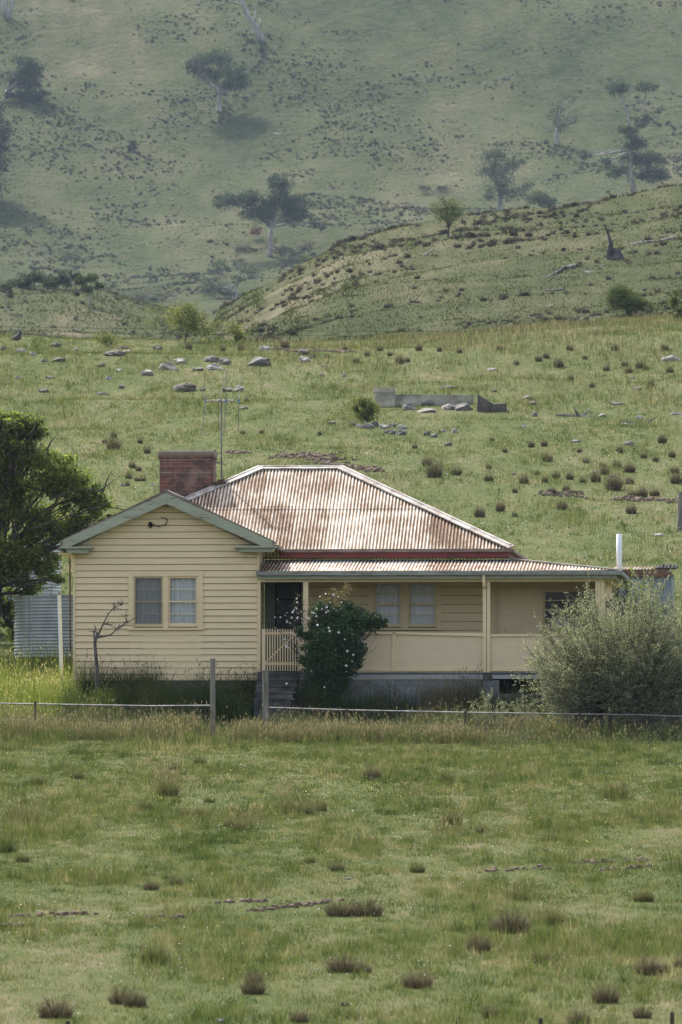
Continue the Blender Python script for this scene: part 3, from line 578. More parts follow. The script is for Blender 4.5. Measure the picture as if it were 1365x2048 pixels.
# soffit under the gable overhang
MB().add([(gx0-.25,BY,2.76),(gxm,BY,3.90),(gxm,.0,3.90),(gx0-.25,.0,2.76)],[(0,1,2,3)]).add([(gx1+.25,BY,2.76),(gxm,BY,3.90),(gxm,.0,3.90),(gx1+.25,.0,2.76)],[(0,3,2,1)]).build('overhang_lining', M['green'], house)
# main hip roof
bE = 2*mainY-mainE; Ls = math.hypot(mainY-mainE, rZ-eZ); S = (0,(mainY-mainE)/Ls,(rZ-eZ)/Ls)
def top(u):
    x = lx+u
    if x < rX0: return Ls*max(0,(x-lx))/(rX0-lx)
    if x > rX1: return Ls*max(0,(eX-x))/(eX-rX1)
    return Ls
def bot(u):     # the gable roof covers the lower left part
    x = lx+u
    if x < ax: z = az - .0
    else: z = az - (x-ax)*(az-rz)/(rx-ax)
    return max(-.02, (z-eZ)/(rZ-eZ)*Ls - .12) if x < rx else -.02
corr('main_roof', M['rust'], (lx,mainE,eZ), (1,0,0), S, 0.0, eX-lx, lambda u: min(bot(u), top(u)), top, rows=1)
# second course of sheets laps over at half height
zl = .485
corr('main_roof', M['rust'], (lx,mainE,eZ+.012), (1,0,0), S, 0.0, eX-lx, lambda u: min(max(bot(u), Ls*zl), top(u)), lambda u: max(top(u)-.0, min(max(bot(u),Ls*zl),top(u))))
mb = MB(); mb.add([(lx,mainE,eZ),(lx,bE,eZ),(rX0,mainY,rZ)],[(0,2,1)]).add([(eX,mainE,eZ),(eX,bE,eZ),(rX1,mainY,rZ)],[(0,1,2)]).add([(lx,bE,eZ),(eX,bE,eZ),(rX1,mainY,rZ),(rX0,mainY,rZ)],[(0,3,2,1)]).build('main_roof', M['rust'], house)
up = Vector((0,-.45,1))
def cap(a, b, w_=.20, th=.03, m=M['cap']):
    a = Vector(a); b = Vector(b); n = 4; q = MB()
    for i in range(n): q.bar(a.lerp(b,i/n-.004), a.lerp(b,(i+1)/n+.006)+Vector((0,0,.006 if i % 2 else 0)), w_, th, up)
    q.tube([a+Vector((0,.05,.03)), b+Vector((0,.05,.03))], .03, 8); q.build('ridge_cap', m, house)
cap((lx+.1,mainE+.05,eZ+.05),(rX0,mainY-.02,rZ+.035)); cap((rX0,mainY-.02,rZ+.03),(rX1,mainY-.02,rZ+.03),.12,.03); cap((eX,mainE-.03,eZ+.035),(rX1,mainY-.02,rZ+.035))
# main eave: gutter, maroon fascia, soffit, running round the right-hand corner
MB().box(rx-.02,eX+.02,mainE-.10,mainE+.02,eZ-.075,eZ-.01).box(eX-.06,eX+.06,mainE+.021,bE,eZ-.075,eZ-.01).build('gutter', M['gutr'], house)
MB().box(rx-.02,eX-.05,mainE-.03,mainE+.0,eZ-.20,eZ-.078).box(eX-.08,eX-.045,mainE+.001,bE,eZ-.20,eZ-.078).box(gx1+.02,eX-.05,mainE+.001,1.8,eZ-.20,eZ-.18).build('fascia', M['red'], house)
# verandah roof
vY, bY2 = -.20, 1.78; vx0, vzf = HP(516,1141,vY); vx1, _ = HP(1236,1141,vY); vzf = hz(1142,vY); vzb = hz(1117,bY2,800)-.02
Lv = math.hypot(bY2-vY, vzb-vzf); Sv = (0,(bY2-vY)/Lv,(vzb-vzf)/Lv); hcx = eX-.2
corr('verandah_roof', M['rust2'], (vx0,vY,vzf), (1,0,0), Sv, 0, vx1-vx0, lambda u: 0, lambda u: Lv if vx0+u < hcx else Lv*max(0,(vx1-(vx0+u))/(vx1-hcx)))
MB().add([(vx1,vY,vzf),(vx1,8.3,vzf),(hcx,8.3,vzb),(hcx,bY2,vzb)],[(0,1,2,3)]).build('verandah_roof', M['rust2'], house)
MB().bar((vx1,vY,vzf+.02),(hcx,bY2,vzb+.03),.16,.025).build('ridge_cap', M['rockl'], house)
mb = MB()
for x in np.arange(vx0, vx1, .02): pass
MB().box(vx0-.03,vx1+.10,vY-.13,vY-.02,vzf-.095,vzf-.008).box(vx1+.0,vx1+.10,vY-.019,8.3,vzf-.095,vzf-.008).build('gutter', M['gut'], house)
MB().box(vx0-.02,vx1-.05,vY-.0195,vY+.01,vzf-.175,vzf-.097).box(vx1-.079,vx1-.05,vY+.011,8.3,vzf-.175,vzf-.03).build('fascia', M['green'], house)
ZB = hz(1164,-.05)
MB().box(gx1+.0,hx(1210,0),-.06,.04,ZB,vzf-.10).build('verandah_beam', M['cream'], house)
MB().box(gx1+.03,vx1-.08,vY+.012,1.79,vzf-.06,vzf-.05).build('verandah_ceiling', M['cream'], house)
# posts
FZ = hz(1345,0)
def post(a, b, z0=FZ, y=-.05, m=M['cream']): MB().box(hx(a,y),hx(b,y),y-.03,y+.07,z0,ZB-.002).build('verandah_post', m, house)
post(607,617); post(966,973); post(974.5,981); post(517.5,521.5)
# corner pier of upright boards and the end wall
xa, xb = hx(1191,0), hx(1207,0); mb = MB()
for i in range(3): mb.box(xa+(xb-xa)*i/3+.004,xa+(xb-xa)*(i+1)/3-.002,-.055,.06,FZ,ZB-.002)
mb.build('corner_pier', M['cream'], house); mb = MB(); y = .07
while y < 8: mb.box(xb-.03,xb-.005,y,y+.145,FZ,ZB+.05); y += .15
mb.build('end_wall', M['cream'], house)
MB().add([(xb-.01,.0,ZB+.02),(vx1-.08,.0,vzf-.13),(vx1-.08,8,vzf-.13),(xb-.01,8,ZB+.02)],[(0,1,2,3)]).build('eave_lining', M['cream'], house)
# balustrade of flat sheets
bz0, bz1 = hz(1341,-.03), hz(1264,-.03)
def panel(a, b, za, zb):
    x0, x1 = hx(a,-.03), hx(b,-.03); W = MB().box(x0,x1,-.022,-.006,bz0,max(za,zb)-.02).build('balustrade_panel', M['cream2'], house)
    MB().prism([(x0,za-.05),(x1,zb-.05),(x1,zb),(x0,za)],-.060,.03).build('top_rail', M['cream'], W)
    MB().box(x0,x1,-.045,-.0225,bz0-.02,bz0+.055).build('bottom_rail', M['cream'], W)
panel(598,785,bz1,bz1); panel(792,966,bz1,bz1-.055); panel(981.5,1084,bz1-.055,bz1-.05); panel(1090,1190.5,bz1-.05,bz1-.05)
MB().box(hx(785,0),hx(792,0),-.055,-.0,bz0-.02,bz1-.05).build('batten', M['cream'], house); MB().box(hx(1084,0),hx(1090,0),-.055,-.0,bz0-.02,bz1-.10).build('batten', M['cream'], house)
# picket gate between the wing and the first post
g0, g1 = hx(522.5,-.03), hx(599,-.03); gz0, gz1 = hz(1342,-.03), hz(1257,-.03); W = MB().box(g0+.02,g1,-.012,.008,gz1-.13,gz1-.07).box(g0+.02,g1,-.012,.008,gz0+.13,gz0+.19).bar((g0+.06,-.002,gz0+.16),(g1-.06,-.002,gz1-.10),.02,.055,(0,1,0)).build('picket_gate', M['cream'], house)
n = 15
for i in range(n):
    x = g0+(g1-g0)*(i+.3)/n; hh = gz1+random.uniform(-.012,.006)-.018*i/n
    wd = .055 if i == 0 else .024
    MB().prism([(x,gz0),(x+wd,gz0),(x+wd,hh),(x,hh)],-.042,-.013).build('picket', M['cream'], W)
# verandah floor, bearer, foundation blocks, steps
MB().box(gx1+.03,xb,-.04,1.78,FZ-.02,FZ-.005).build('verandah_floor', M['bearer'], house)
MB().box(hx(600,0),hx(966,0),-.03,.08,hz(1359,0),FZ-.045).box(hx(980,0),hx(1190,0),-.015,.08,hz(1358,0),FZ-.05).build('bearer', M['bearer'], house)
MB().box(hx(960,0),hx(985,0),-.02,.07,hz(1362,0),FZ-.022).build('rotten_stump', M['char'], house)
zb_ = hz(1360,0); mb = MB(); xs = [600, 733, 791, 917, 962]
zz = [0,-.12,-.62]
for i in range(4):
    off = random.uniform(-.008,.008)
    mb.box(hx(xs[i],0)+.004,hx(xs[i+1],0)-.004,-.01+off,.12,zb_-.13,zb_-.006)
mb.box(hx(600,0),hx(789,0),.0,.12,zb_-.9,zb_-.137).box(hx(792,0),hx(930,0),-.012,.12,zb_-.9,zb_-.137).box(hx(932,0),hx(998,0),.002,.12,zb_-.9,zb_-.137).box(hx(965,0),hx(998,0),-.004,.12,zb_-.13,zb_-.01)
mb.build('foundation', M['found'], house); MB().box(hx(1082,0),hx(1190,0),-.004,.12,zb_-.9,zb_-.01).build('foundation', M['found'], house)
MB().box(hx(990,0),hx(1090,0),-.03,.15,zb_-.9,zb_-.30).build('foundation_kerb', M['found'], house)
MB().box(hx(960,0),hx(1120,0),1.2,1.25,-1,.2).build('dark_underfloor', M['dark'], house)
mb = MB(); sx0, sx1 = hx(519,0), hx(600,0)
for i in range(5): mb.box(sx0,sx1-.02*i,-.10-.27*(i+1),-.09-.27*i,-1.0,FZ-.03-.145*(i)-.0); 
mb.box(sx0,sx1,-.09,-.045,-1,FZ-.025); ST = mb.build('steps', M['step'], house); mb = MB()
for i in range(5): mb.box(sx0-.01,sx1+.01,-.13-.27*(i+1),-.10-.27*i,FZ-.029-.145*i,FZ+.006-.145*i)
mb.build('treads', M['bearer'] if False else M['step'], ST)
# verandah back wall: boards, front door with screen, windows
BW = 1.60; mz0, mz1 = FZ, vzf+.05
dx0, dx1 = hx(551,BW), hx(603,BW); fwx0, fwx1 = hx(533,BW), hx(609,BW)
w1a, w1b = hx(747,BW), hx(873,BW); w2a, w2b = hx(1087,BW), hx(1186,BW); wbz = hz(1254,BW)
span = lambda z: (hx(609,BW), hx(738,BW)); mb = MB(); boards(mb, mz0, mz1, .19, BW, lambda z: (hx(609,BW), hx(740,BW)), out=.02); boards(mb, mz0, mz1, .19, BW, lambda z: (hx(880,BW), hx(985,BW)), out=.02)
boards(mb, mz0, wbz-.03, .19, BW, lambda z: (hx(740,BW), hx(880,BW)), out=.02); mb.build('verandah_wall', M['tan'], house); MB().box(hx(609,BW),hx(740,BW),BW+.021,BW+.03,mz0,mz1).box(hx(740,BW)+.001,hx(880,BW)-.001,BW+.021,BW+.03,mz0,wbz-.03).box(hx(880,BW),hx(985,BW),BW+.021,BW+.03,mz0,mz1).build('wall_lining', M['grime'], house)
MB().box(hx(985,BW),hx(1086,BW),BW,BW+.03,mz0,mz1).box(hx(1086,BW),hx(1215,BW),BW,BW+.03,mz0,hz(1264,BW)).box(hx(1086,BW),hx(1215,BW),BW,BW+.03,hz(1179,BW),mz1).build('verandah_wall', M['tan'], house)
d = MB(); d.box(hx(1000,BW),hx(1084,BW),BW-.012,BW-.001,mz0,hz(1180,BW)); D = d.build('flush_door', M['cream2'], house)
MB().box(hx(996,BW),hx(1000,BW)-.003,BW-.04,BW-.001,mz0,hz(1176,BW)).box(hx(996,BW),hx(1087,BW),BW-.04,BW-.001,hz(1180,BW)+.003,hz(1175,BW)).box(hx(1084,BW)+.003,hx(1087,BW),BW-.04,BW-.001,mz0,hz(1180,BW)).build('door_frame', M['tan'], D)
MB().box(hx(1010,BW),hx(1013,BW),BW-.035,BW-.013,hz(1262,BW),hz(1260,BW)).build('door_handle', M['rod'], D)
MB().box(hx(984,BW),hx(990,BW),BW-.03,BW-.002,mz0,mz1).build('batten', M['tan'], house)
# front door: green jambs, dark screen door with rails
f = MB(); f.box(hx(530,BW),hx(550,BW),BW-.03,BW+.03,mz0,mz1).box(hx(603,BW),hx(608,BW),BW-.03,BW+.03,mz0,mz1).box(hx(550,BW),hx(603,BW),BW-.03,BW+.03,hz(1163,BW),mz1); D = f.build('front_door', M['greend'], house)
MB().box(hx(550,BW),hx(603,BW),BW+.012,BW+.022,mz0,hz(1163,BW)).build('door_leaf', M['screen'], D)
q = MB()
for rr in (1199, 1231, 1166): q.box(hx(551,BW),hx(602,BW),BW+.0,BW+.0115,hz(rr+1.2,BW),hz(rr-1.2,BW))
q.box(hx(550.2,BW),hx(553,BW),BW,BW+.0115,mz0,hz(1164,BW)).box(hx(600,BW),hx(602.8,BW),BW,BW+.0115,mz0,hz(1164,BW)).build('screen_rail', M['black'], D)
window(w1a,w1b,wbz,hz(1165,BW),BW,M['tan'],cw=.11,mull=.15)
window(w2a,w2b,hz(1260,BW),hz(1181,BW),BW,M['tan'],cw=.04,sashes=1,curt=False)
# a white bundle on the sill inside the right-hand window
q = MB(); c0 = Vector((hx(1120,BW+.25), BW+.30, hz(1258,BW+.25)+.11))
for k in range(1):
    vs = []; fs = []; nu, nv = 18, 10
    for j in range(nv+1):
        for i in range(nu):
            th = math.pi*j/nv; ph = 2*math.pi*i/nu; rr = 1+.12*math.sin(3*ph+2*th)+.06*math.sin(7*ph)
            vs.append(c0+Vector((.21*rr*math.sin(th)*math.cos(ph), .09*rr*math.sin(th)*math.sin(ph), .125*math.cos(th)*rr)))
    for j in range(nv):
        for i in range(nu): fs.append((j*nu+i,(j+1)*nu+i,(j+1)*nu+(i+1) % nu,j*nu+(i+1) % nu))
    q.add(vs, fs)
cc = HM @ c0; o = q.build('cushion', M['curt'], None, smooth=True, off=c0); o.location = cc; o.rotation_euler = (0,0,HA)
tag(o, 'white rounded cushion standing inside the right-hand verandah window', 'cushion')
# chimney
cY0, cY1 = 4.15, 4.85; cx0, cx1 = hx(319,cY0), hx(427,cY0); cz1 = hz(901,cY0,370); cz0 = 3.2
loc = (cx0,cY0,cz1-.78); q = MB().box(0,cx1-cx0,0,cY1-cY0,cz0-loc[2],.60).box(-.03,cx1-cx0+.03,-.03,cY1-cY0+.03,.601,.755)
ch = q.build('chimney', M['brick'], house, loc=loc); bv = ch.modifiers.new('b','BEVEL'); bv.width = .012; bv.segments = 2
q = MB(); nx = 12
for i in range(nx): 
    a = -.02+(cx1-cx0+.04)*i/nx; q.box(a,a+(cx1-cx0+.04)/nx-.001,-.02,cY1-cY0+.02,.7555,.785-.012*abs(i-nx/2+.5)/6*(1 if i in (0,nx-1) else .3)+random.uniform(-.004,.004))
q.build('mortar_cap', M['conc'], ch)
MB().box(-.002,cx1-cx0+.002,-.006,-.001,.285,.297).box(-.002,cx1-cx0+.002,-.006,-.001,.575,.585).build('strap', M['rockl'], ch)
q = MB()
for i in range(16):
    a = hx(437+random.uniform(-7,16),4.3); b = 4.25+random.uniform(-.1,.15); z = hz(966,4.3)-.06+random.uniform(0,.10); q.bar((a-.06,b,z),(a+.05,b+random.uniform(-.05,.05),z+random.uniform(-.03,.05)),.08,.06)
q.build('loose_bricks', M['rustd'], ch).location = (-loc[0],-loc[1],-loc[2])
# downpipe elbow on the verandah gutter
px_ = hx(968.5,-.2); MB().tube([(px_,-.27,vzf-.09),(px_,-.27,vzf-.26),(px_+.005,-.24,vzf-.33),(px_+.01,-.14,vzf-.36)],.036,10).build('downpipe', M['cream'], house)
# staining-free insulator and service cable end on the gable
q = MB(); a = HP(301,1047,-.05); b = HP(334,1037,-.08); b2 = HP(334,1050,-.07); r3 = random.Random(3)
q.tube([(b[0],-.08,b[1]),(b[0]+.01,-.09,(b[1]+b2[1])/2),(b2[0]-.02,-.08,b2[1]+.01),((a[0]+b2[0])/2,-.09,b2[1]-.035),(a[0],-.07,a[1])],.011,6)
for i in range(16): q.tube([(a[0]+r3.uniform(-.02,.02),-.06,a[1]+.03),(a[0]+r3.uniform(-.05,.05),-.09+r3.uniform(-.02,.03),a[1]+r3.uniform(-.06,.02)),(a[0]+r3.uniform(-.04,.06),-.07,a[1]-.06+r3.uniform(-.05,.05))],.007,5)
q.build('cable_bracket', M['black'], house)
house_pts = None

# power line from the left to the gable; two thin wires over the paddock
def wire(name, a, b, sag, r, label, cat='power line', group=None, n=24, mat=None):
    a = Vector(a); b = Vector(b); q = MB(); q.tube([a.lerp(b,i/n)-Vector((0,0,sag*4*(i/n)*(1-i/n)))-a for i in range(n+1)], r, 5); return tag(q.build(name, mat or M['black'], None, loc=a), label, cat, group)
pe = HW(b[0],-.09,b[1]); pm = P3(0,938,152.0); far_ = pe + (pm-pe)*2.2
wire('service_cable', far_, pe,   .22, .008, 'black service cable running from the left edge down to the gable', 'cable')
wa = P3(-500,640,318); wb = P3(1900,654,318); wire('overhead_wire', wa, wb, .35, .007, 'upper of two thin wires strung across the crest of the paddock', 'wire', 'overhead wires')
wa = P3(-500,647,318); wb = P3(1900,662,318); wire('overhead_wire', wa, wb, .4, .007, 'lower of two thin wires strung across the crest of the paddock', 'wire', 'overhead wires')

# antenna
aY = 4.4; mx_, mzb = HP(443.5,952,aY); _, mzt = HP(443.5,800,aY); A = empty('television_antenna', HW(mx_,aY,mzb), 'thin tall television antenna strapped beside the brick chimney', 'antenna', rz=HA)
MB().tube([(0,0,-.1),(-.005,0,mzt-mzb)],.018,8).build('mast', M['rod'], A); e = mzt-mzb-.02; s = 1/90.
cb_ = MB().tube([(-33*s,.0,e),(-24*s,0,e+.01)],.012).tube([(-24*s,0,e+.005),(24*s,0,e+.005)],.022).tube([(24*s,0,e),(34*s,0,e-.03)],.012).tube([(-5*s,-.02,e+.03),(2*s,.03,e-.02)],.03).build('crossarm', M['steel'], A)
for (x, xb_, d0, xt, u0, yy) in ((-32,-37,72,-31,62,-.35),(-6.5,-8.5,60,10,68,.35),(9.5,6,72,12,60,-.3),(34.5,32,58,36,52,.3)):
    MB().tube([(x*s,yy*.2,e-.01),(xb_*s,yy,e-d0*s)],.0075,5).build('lower_rod', M['rod'], A)
    MB().tube([(x*s,yy*.2,e),(xt*s,yy,e+u0*s)],.007,5).build('upper_rod', M['steel'], A)
    MB().box(x*s-.014,x*s+.014,yy*.2-.02,yy*.2+.02,e-.06,e+.045).build('insulator', M['blue'], A)
MB().tube([(cx1-mx_,0,hz(925,aY)-mzb),(.05,0,hz(925,aY)-mzb)],.015,6).build('bracket', M['rod'], A)

# vent pipe, tank pipe, dark pole
p = HW(hx(1239.5,4), 4, 0); t_ = P3(1239.5,1068,p.y); z0 = HO.z+2.2; q = MB().tube([(0,0,0),(-.01,0,t_.z-z0)],.062,16); tag(q.build('vent_pipe', M['pipe'], None, loc=(t_.x,t_.y,z0), smooth=True), 'white plastic vent pipe rising behind the right end of the verandah roof', 'pipe')
b_ = HW(hx(122,5),5,0); g = Vector((b_.x,b_.y,float(H(b_.x,b_.y)))); tt = P3(119,1190,g.y); V_ = empty('standpipe', g, 'leaning white pipe with a grey cap in front of the low water tank', 'pipe')
MB().tube([(0.03,0,-.1),(tt.x-g.x,0,tt.z-g.z)],.042,12).build('pipe', M['pipe'], V_); MB().tube([(tt.x-g.x,0,tt.z-g.z),(tt.x-g.x,0,tt.z-g.z+.035)],.047,12).tube([(tt.x-g.x-.002,0,tt.z-g.z+.03),(tt.x-g.x,0,tt.z-g.z+.06)],.03,10).build('cap', M['steel'], V_)
b_ = HW(hx(142,7.5),7.5,0); g = Vector((b_.x,b_.y,float(H(b_.x,b_.y)))); tt = P3(140,1108,g.y); MBp = MB().tube([(0,0,-.1),(tt.x-g.x,0,tt.z-g.z)],.022,8); tag(MBp.build('iron_pole', M['rustd'], None, loc=g), 'thin rusty pole under the left eave of the cottage', 'pole')

# corrugated tanks
def tank(X, Y, r, top_row, hgt, mat, label, tilt=0):
    c = HW(X, Y, 0); ztop = P3(100, top_row, c.y - r).z; z0 = ztop-hgt; T = empty('water_tank', (c.x, c.y, z0), label, 'water tank'); n = 96; m = int(hgt/.0762*8); V = []; Fc = []
    for j in range(m+1):
        z = hgt*j/m; rr = r+.012*math.sin(2*math.pi*z/.0762)
        for i in range(n): a_ = 2*math.pi*i/n; V.append((rr*math.cos(a_), rr*math.sin(a_), z + tilt*math.cos(a_)*z/hgt))
    for j in range(m):
        for i in range(n): Fc.append((j*n+i, j*n+(i+1) % n, (j+1)*n+(i+1) % n, (j+1)*n+i))
    obj('tank_wall', mesh_np('tank_wall', V, Fc, smooth=True), mat, T)
    for k in range(3): a0 = -2.4+k*.9; q = MB(); q.add([((r+.018)*math.cos(a0), (r+.018)*math.sin(a0), .02), ((r+.018)*math.cos(a0+.02), (r+.018)*math.sin(a0+.02), .02), ((r+.018)*math.cos(a0+.02), (r+.018)*math.sin(a0+.02), hgt), ((r+.018)*math.cos(a0), (r+.018)*math.sin(a0), hgt)],[(0,1,2,3)]).build('seam', M['rod'], T)
    q = MB(); q.tube([((r+.01)*math.cos(2*math.pi*i/64), (r+.01)*math.sin(2*math.pi*i/64), hgt+tilt*math.cos(2*math.pi*i/64)) for i in range(65)], .015, 6).build('rim', mat, T); return T
tank(hx(22,10)+1.52, 10.6, 1.5, 1191, 1.42, M['zinc'], 'low round corrugated iron water tank left of the cottage', -.0)
tank(hx(122,14)-1.3, 14.5, 1.25, 1076, 2.0, M['tank2'], 'tall pale corrugated water tank half hidden behind the leafy tree')

# shed behind the right end
c = HW(hx(1275,13), 13, 0); sh = empty('iron_shed', (c.x, c.y, float(H(c.x,c.y))), 'blue-grey corrugated iron shed with rusty roof edge behind the verandah', 'shed', rz=HA)
zt = P3(1300,1153,c.y).z-sh.location.z; zr = P3(1300,1139,c.y).z-sh.location.z; wd = (1343-1275)/F*c.y
corr('wall', M['shed'], (-.6,0,0), (1,0,0), (0,0,1), 0, wd+.6, lambda u: -.3, lambda u: zt, parent=sh, amp=.012)
corr('wall', M['shed'], (wd,0,0), (0,1,0), (0,0,1), 0, 2.6, lambda u: -.3, lambda u: zt-.02, parent=sh, amp=.012)
MB().box(-.6,wd-.05,-.10,-.04,zt-.01,zr).box(wd-.10,wd+.0,-.04,2.6,zt,zr-.05).build('fascia', M['rustd'], sh)
corr('roof', M['rust2'], (-.6,-.10,zr+.005), (1,0,0), (0,.998,.05), 0, .95, lambda u: 0, lambda u: 2.7, parent=sh, amp=.02)
corr('roof', M['rustd'], (.35,-.05,zr-.03), (1,0,0), (0,.998,.03), 0, wd-.38, lambda u: 0, lambda u: 2.6, parent=sh, amp=.012)
q = MB(); r4 = random.Random(4)
for i in range(26): a = .45+.45*i/26; q.bar((a,.0,zr+.02),(a+.05,.1,zr+.06+.03*math.sin(i*1.3)+r4.uniform(0,.03)),.05,.05)
q.build('buckled_sheet', M['char'], sh)

# ------------------------------------------------------------------ garden fence
def hpt(px, row, Y): x, z = HP(px, row, Y); return (x, Y, z)
def fence(name, label, pts, posts, pickets, x_loc):
    """pts: rail points in photo columns and rows on the fence line"""
    L = [Vector(hpt(a, b, FY)) for a, b in pts]; o = L[0]; W = empty(name, HM @ Vector((o.x,FY,0)), label, 'fence', 'garden fences in front of the cottage', rz=HA); base = Vector((o.x,FY,0))
    MB().tube([p-base for p in L], .015, 8).build('rail', M['steel'], W)
    for (a, r0, r1) in pickets:
        p0 = Vector(hpt(a, r0, FY-.03))-base; p1 = Vector(hpt(a, r1, FY-.03))-base; MB().tube([p1-Vector((0,0,.3)), p0],.022,5).tube([p0-Vector((.03,0,.05)),p0+Vector((.03,0,-.04))],.02,5).build('picket', M['picket'], W)
    for (a, b, r0, r1) in posts:
        x0, z1 = HP(a, r0, FY-.08); x1, z0 = HP(b, r1, FY-.08); q = MB(); n = 8; rr = (x1-x0)/2; cx = (x0+x1)/2; r5 = random.Random(a)
        vs = []; K = 14
        for j in range(K+1):
            zz_ = (z0-.3)+(z1-z0+.3)*j/K; ln = (z1-zz_)*r5.uniform(-.004,.004)
            for i in range(10): t_ = 2*math.pi*i/10; r_ = rr*(1+.07*math.sin(i*2.1+j*.15))*(1.04-.06*j/K); vs.append((cx-base.x+ln+r_*math.cos(t_), -.08+r_*.9*math.sin(t_), zz_))
        fs = [(j*10+i,j*10+(i+1) % 10,(j+1)*10+(i+1) % 10,(j+1)*10+i) for j in range(K) for i in range(10)]+[tuple(range(K*10,K*10+10))]
        q.add(vs, fs).build('post', M['post'], W)
    # wire netting: strands in a diamond pattern plus straining wires
    q = MB(); xa, xb_ = L[0].x-base.x, L[-1].x-base.x; x = xa
    def rz(x):
        X = x+base.x
        for i in range(len(L)-1):
            if L[i].x <= X <= L[i+1].x+1e-6: t_ = (X-L[i].x)/(L[i+1].x-L[i].x); return L[i].z+(L[i+1].z-L[i].z)*t_
        return L[-1].z
    st = .085
    while x < xb_:
        for s_ in (1,-1):
            pts_ = []
            for k in range(0,8):
                X = x + s_*(.02 if k % 2 else -.02)+s_*.02; pts_.append((X, .0+.003*s_, rz(min(max(x,xa),xb_))-.005-k*.085))
            q.tube(pts_, .0016, 3, cap=False)
        x += st
    for dz in (.3,.58): q.tube([(p.x-base.x,.004,p.z-dz) for p in L], .003, 4)
    q.build('wire_netting', M['steel'], W); return W
fence('wire_fence', 'pipe-railed netting fence left of the garden gap, ending at the taller grey post', [(-260,1402),(0,1407),(180,1410),(300,1412),(425,1411)], [(421,431,1317,1480)], [(71,1402,1452),(-110,1400,1450)], 0)
fence('wire_fence', 'pipe-railed netting fence right of the garden gap, sagging towards the silvery bush', [(533,1415),(693,1420),(930,1425),(1130,1428),(1260,1429),(1365,1433),(1620,1436)], [(525.5,537.5,1341,1480)], [(694,1416,1482),(931,1421,1492),(1160,1425,1490),(1500,1430,1500)], 0)
# concrete slab in the gap
g = G(480,1478); tag(MB().prism([(-.18,-.1),(.18,-.1),(.17,.085),(-.17,.09)],-.35,.35).build('path_slab', M['rockl'], None, loc=g), 'pale concrete slab lying in the gap between the fence posts', 'slab')
for a, r0, lab in ((136,2042,'tip of a steel picket at the lower left edge'),(1082,2036,'grey steel picket tip at the bottom edge right of centre'),(1345,2024,'dark steel picket tip in the bottom right corner')):
    yy = 68; t_ = P3(a, r0, yy); g0_ = float(H(t_.x, yy)); q = MB(); hh = t_.z-g0_; q.prism([(-.006,-.3),(.006,-.3),(.006,hh),(-.006,hh)],-.022,.012).box(-.02,.02,.012,.02,-.3,hh-.002)
    tag(q.build('steel_picket', M['picket'], None, loc=(t_.x,yy,g0_)), lab, 'picket', 'steel pickets along the bottom edge')
# mesh-wrapped post at the right edge
g = G(1362,1060); hgt = (1060-984)/F*g.y; W = empty('strainer_post', g, 'dark thick post wrapped in wire at the right edge of the paddock', 'post'); q = MB(); q.tube([(0,0,-.2),(0.02,0,hgt*.5),(.03,0,hgt)],[.13,.12,.11],10).build('post', M['post'], W)
q = MB()
for i in range(9): q.tube([(-.14,-.10,hgt*(.05+.1*i)),(0,-.16,hgt*(.08+.1*i)),(.14,-.1,hgt*(.02+.1*i)),(.45,0,hgt*(.05+.1*i))],.006,4)
q.build('wire_wrap', M['steel'], W)

# ------------------------------------------------------------------ trees and shrubs
def leafmesh(P, size, tint, asp=.5, up=0.0, dirs=None):
    n = len(P); a = rng.normal(size=(n,3)) if dirs is None else dirs + rng.normal(size=(n,3))*.5
    a[:,2] += up; a /= np.linalg.norm(a,axis=1)[:,None]; b = np.cross(a, rng.normal(size=(n,3))); b /= np.linalg.norm(b,axis=1)[:,None]
    s = (size*rng.uniform(.6,1.4,n))[:,None]; V = np.empty((n,4,3)); V[:,0] = P-a*s*.5; V[:,2] = P+a*s*.5; V[:,1] = P+b*s*asp*.5; V[:,3] = P-b*s*asp*.5
    return V.reshape(-1,3), np.arange(n*4).reshape(n,4), np.repeat(tint,4)
def crown_pts(blobs, n, sub, spread, seed):
    """leaf positions: many small clumps through the volume of each ellipsoid, mostly near its skin"""
    r = np.random.default_rng(seed); vol = np.array([b[3]*b[4]*b[5] for b in blobs])**.7; vol /= vol.sum(); Ps = []; Ts = []; Cs = []
    for b, f in zip(blobs, vol):
        c = np.array(b[:3]); rad = np.array(b[3:6]); K = max(3, int(sub*f*len(blobs)))
        d = r.normal(size=(K,3)); d /= np.linalg.norm(d,axis=1)[:,None]; q = c + d*rad*(r.random((K,1))**.45)*r.uniform(.75,1.08,(K,1)); Cs.append(q)
        m = int(n*f); k = r.integers(0,K,m); w_ = r.uniform(.5,1.3,K)[k][:,None]
        Ps.append(q[k] + np.clip(r.normal(size=(m,3)),-2,2)*spread*w_*[1,1,.7]*rad.mean()); Ts.append(np.clip(r.beta(3,3,m)*.8 + r.uniform(-.15,.25,K)[k], 0, 1))
    return np.concatenate(Ps), np.concatenate(Ts), Cs
def curve(a, b, bend, r, n=6, sag=0):
    a = Vector(a); b = Vector(b); L = (b-a).length; off = Vector((r.uniform(-1,1),r.uniform(-1,1),r.uniform(-.6,.6)))*bend*L
    pts = []
    for i in range(n+1):
        t = i/n; p = a.lerp(b,t) + off*math.sin(math.pi*t) + Vector((0,0,-sag*L*math.sin(math.pi*t))); 
        if 0 < i < n: p += Vector((r.uniform(-1,1),r.uniform(-1,1),r.uniform(-1,1)))*.03*L
        pts.append(p)
    return pts
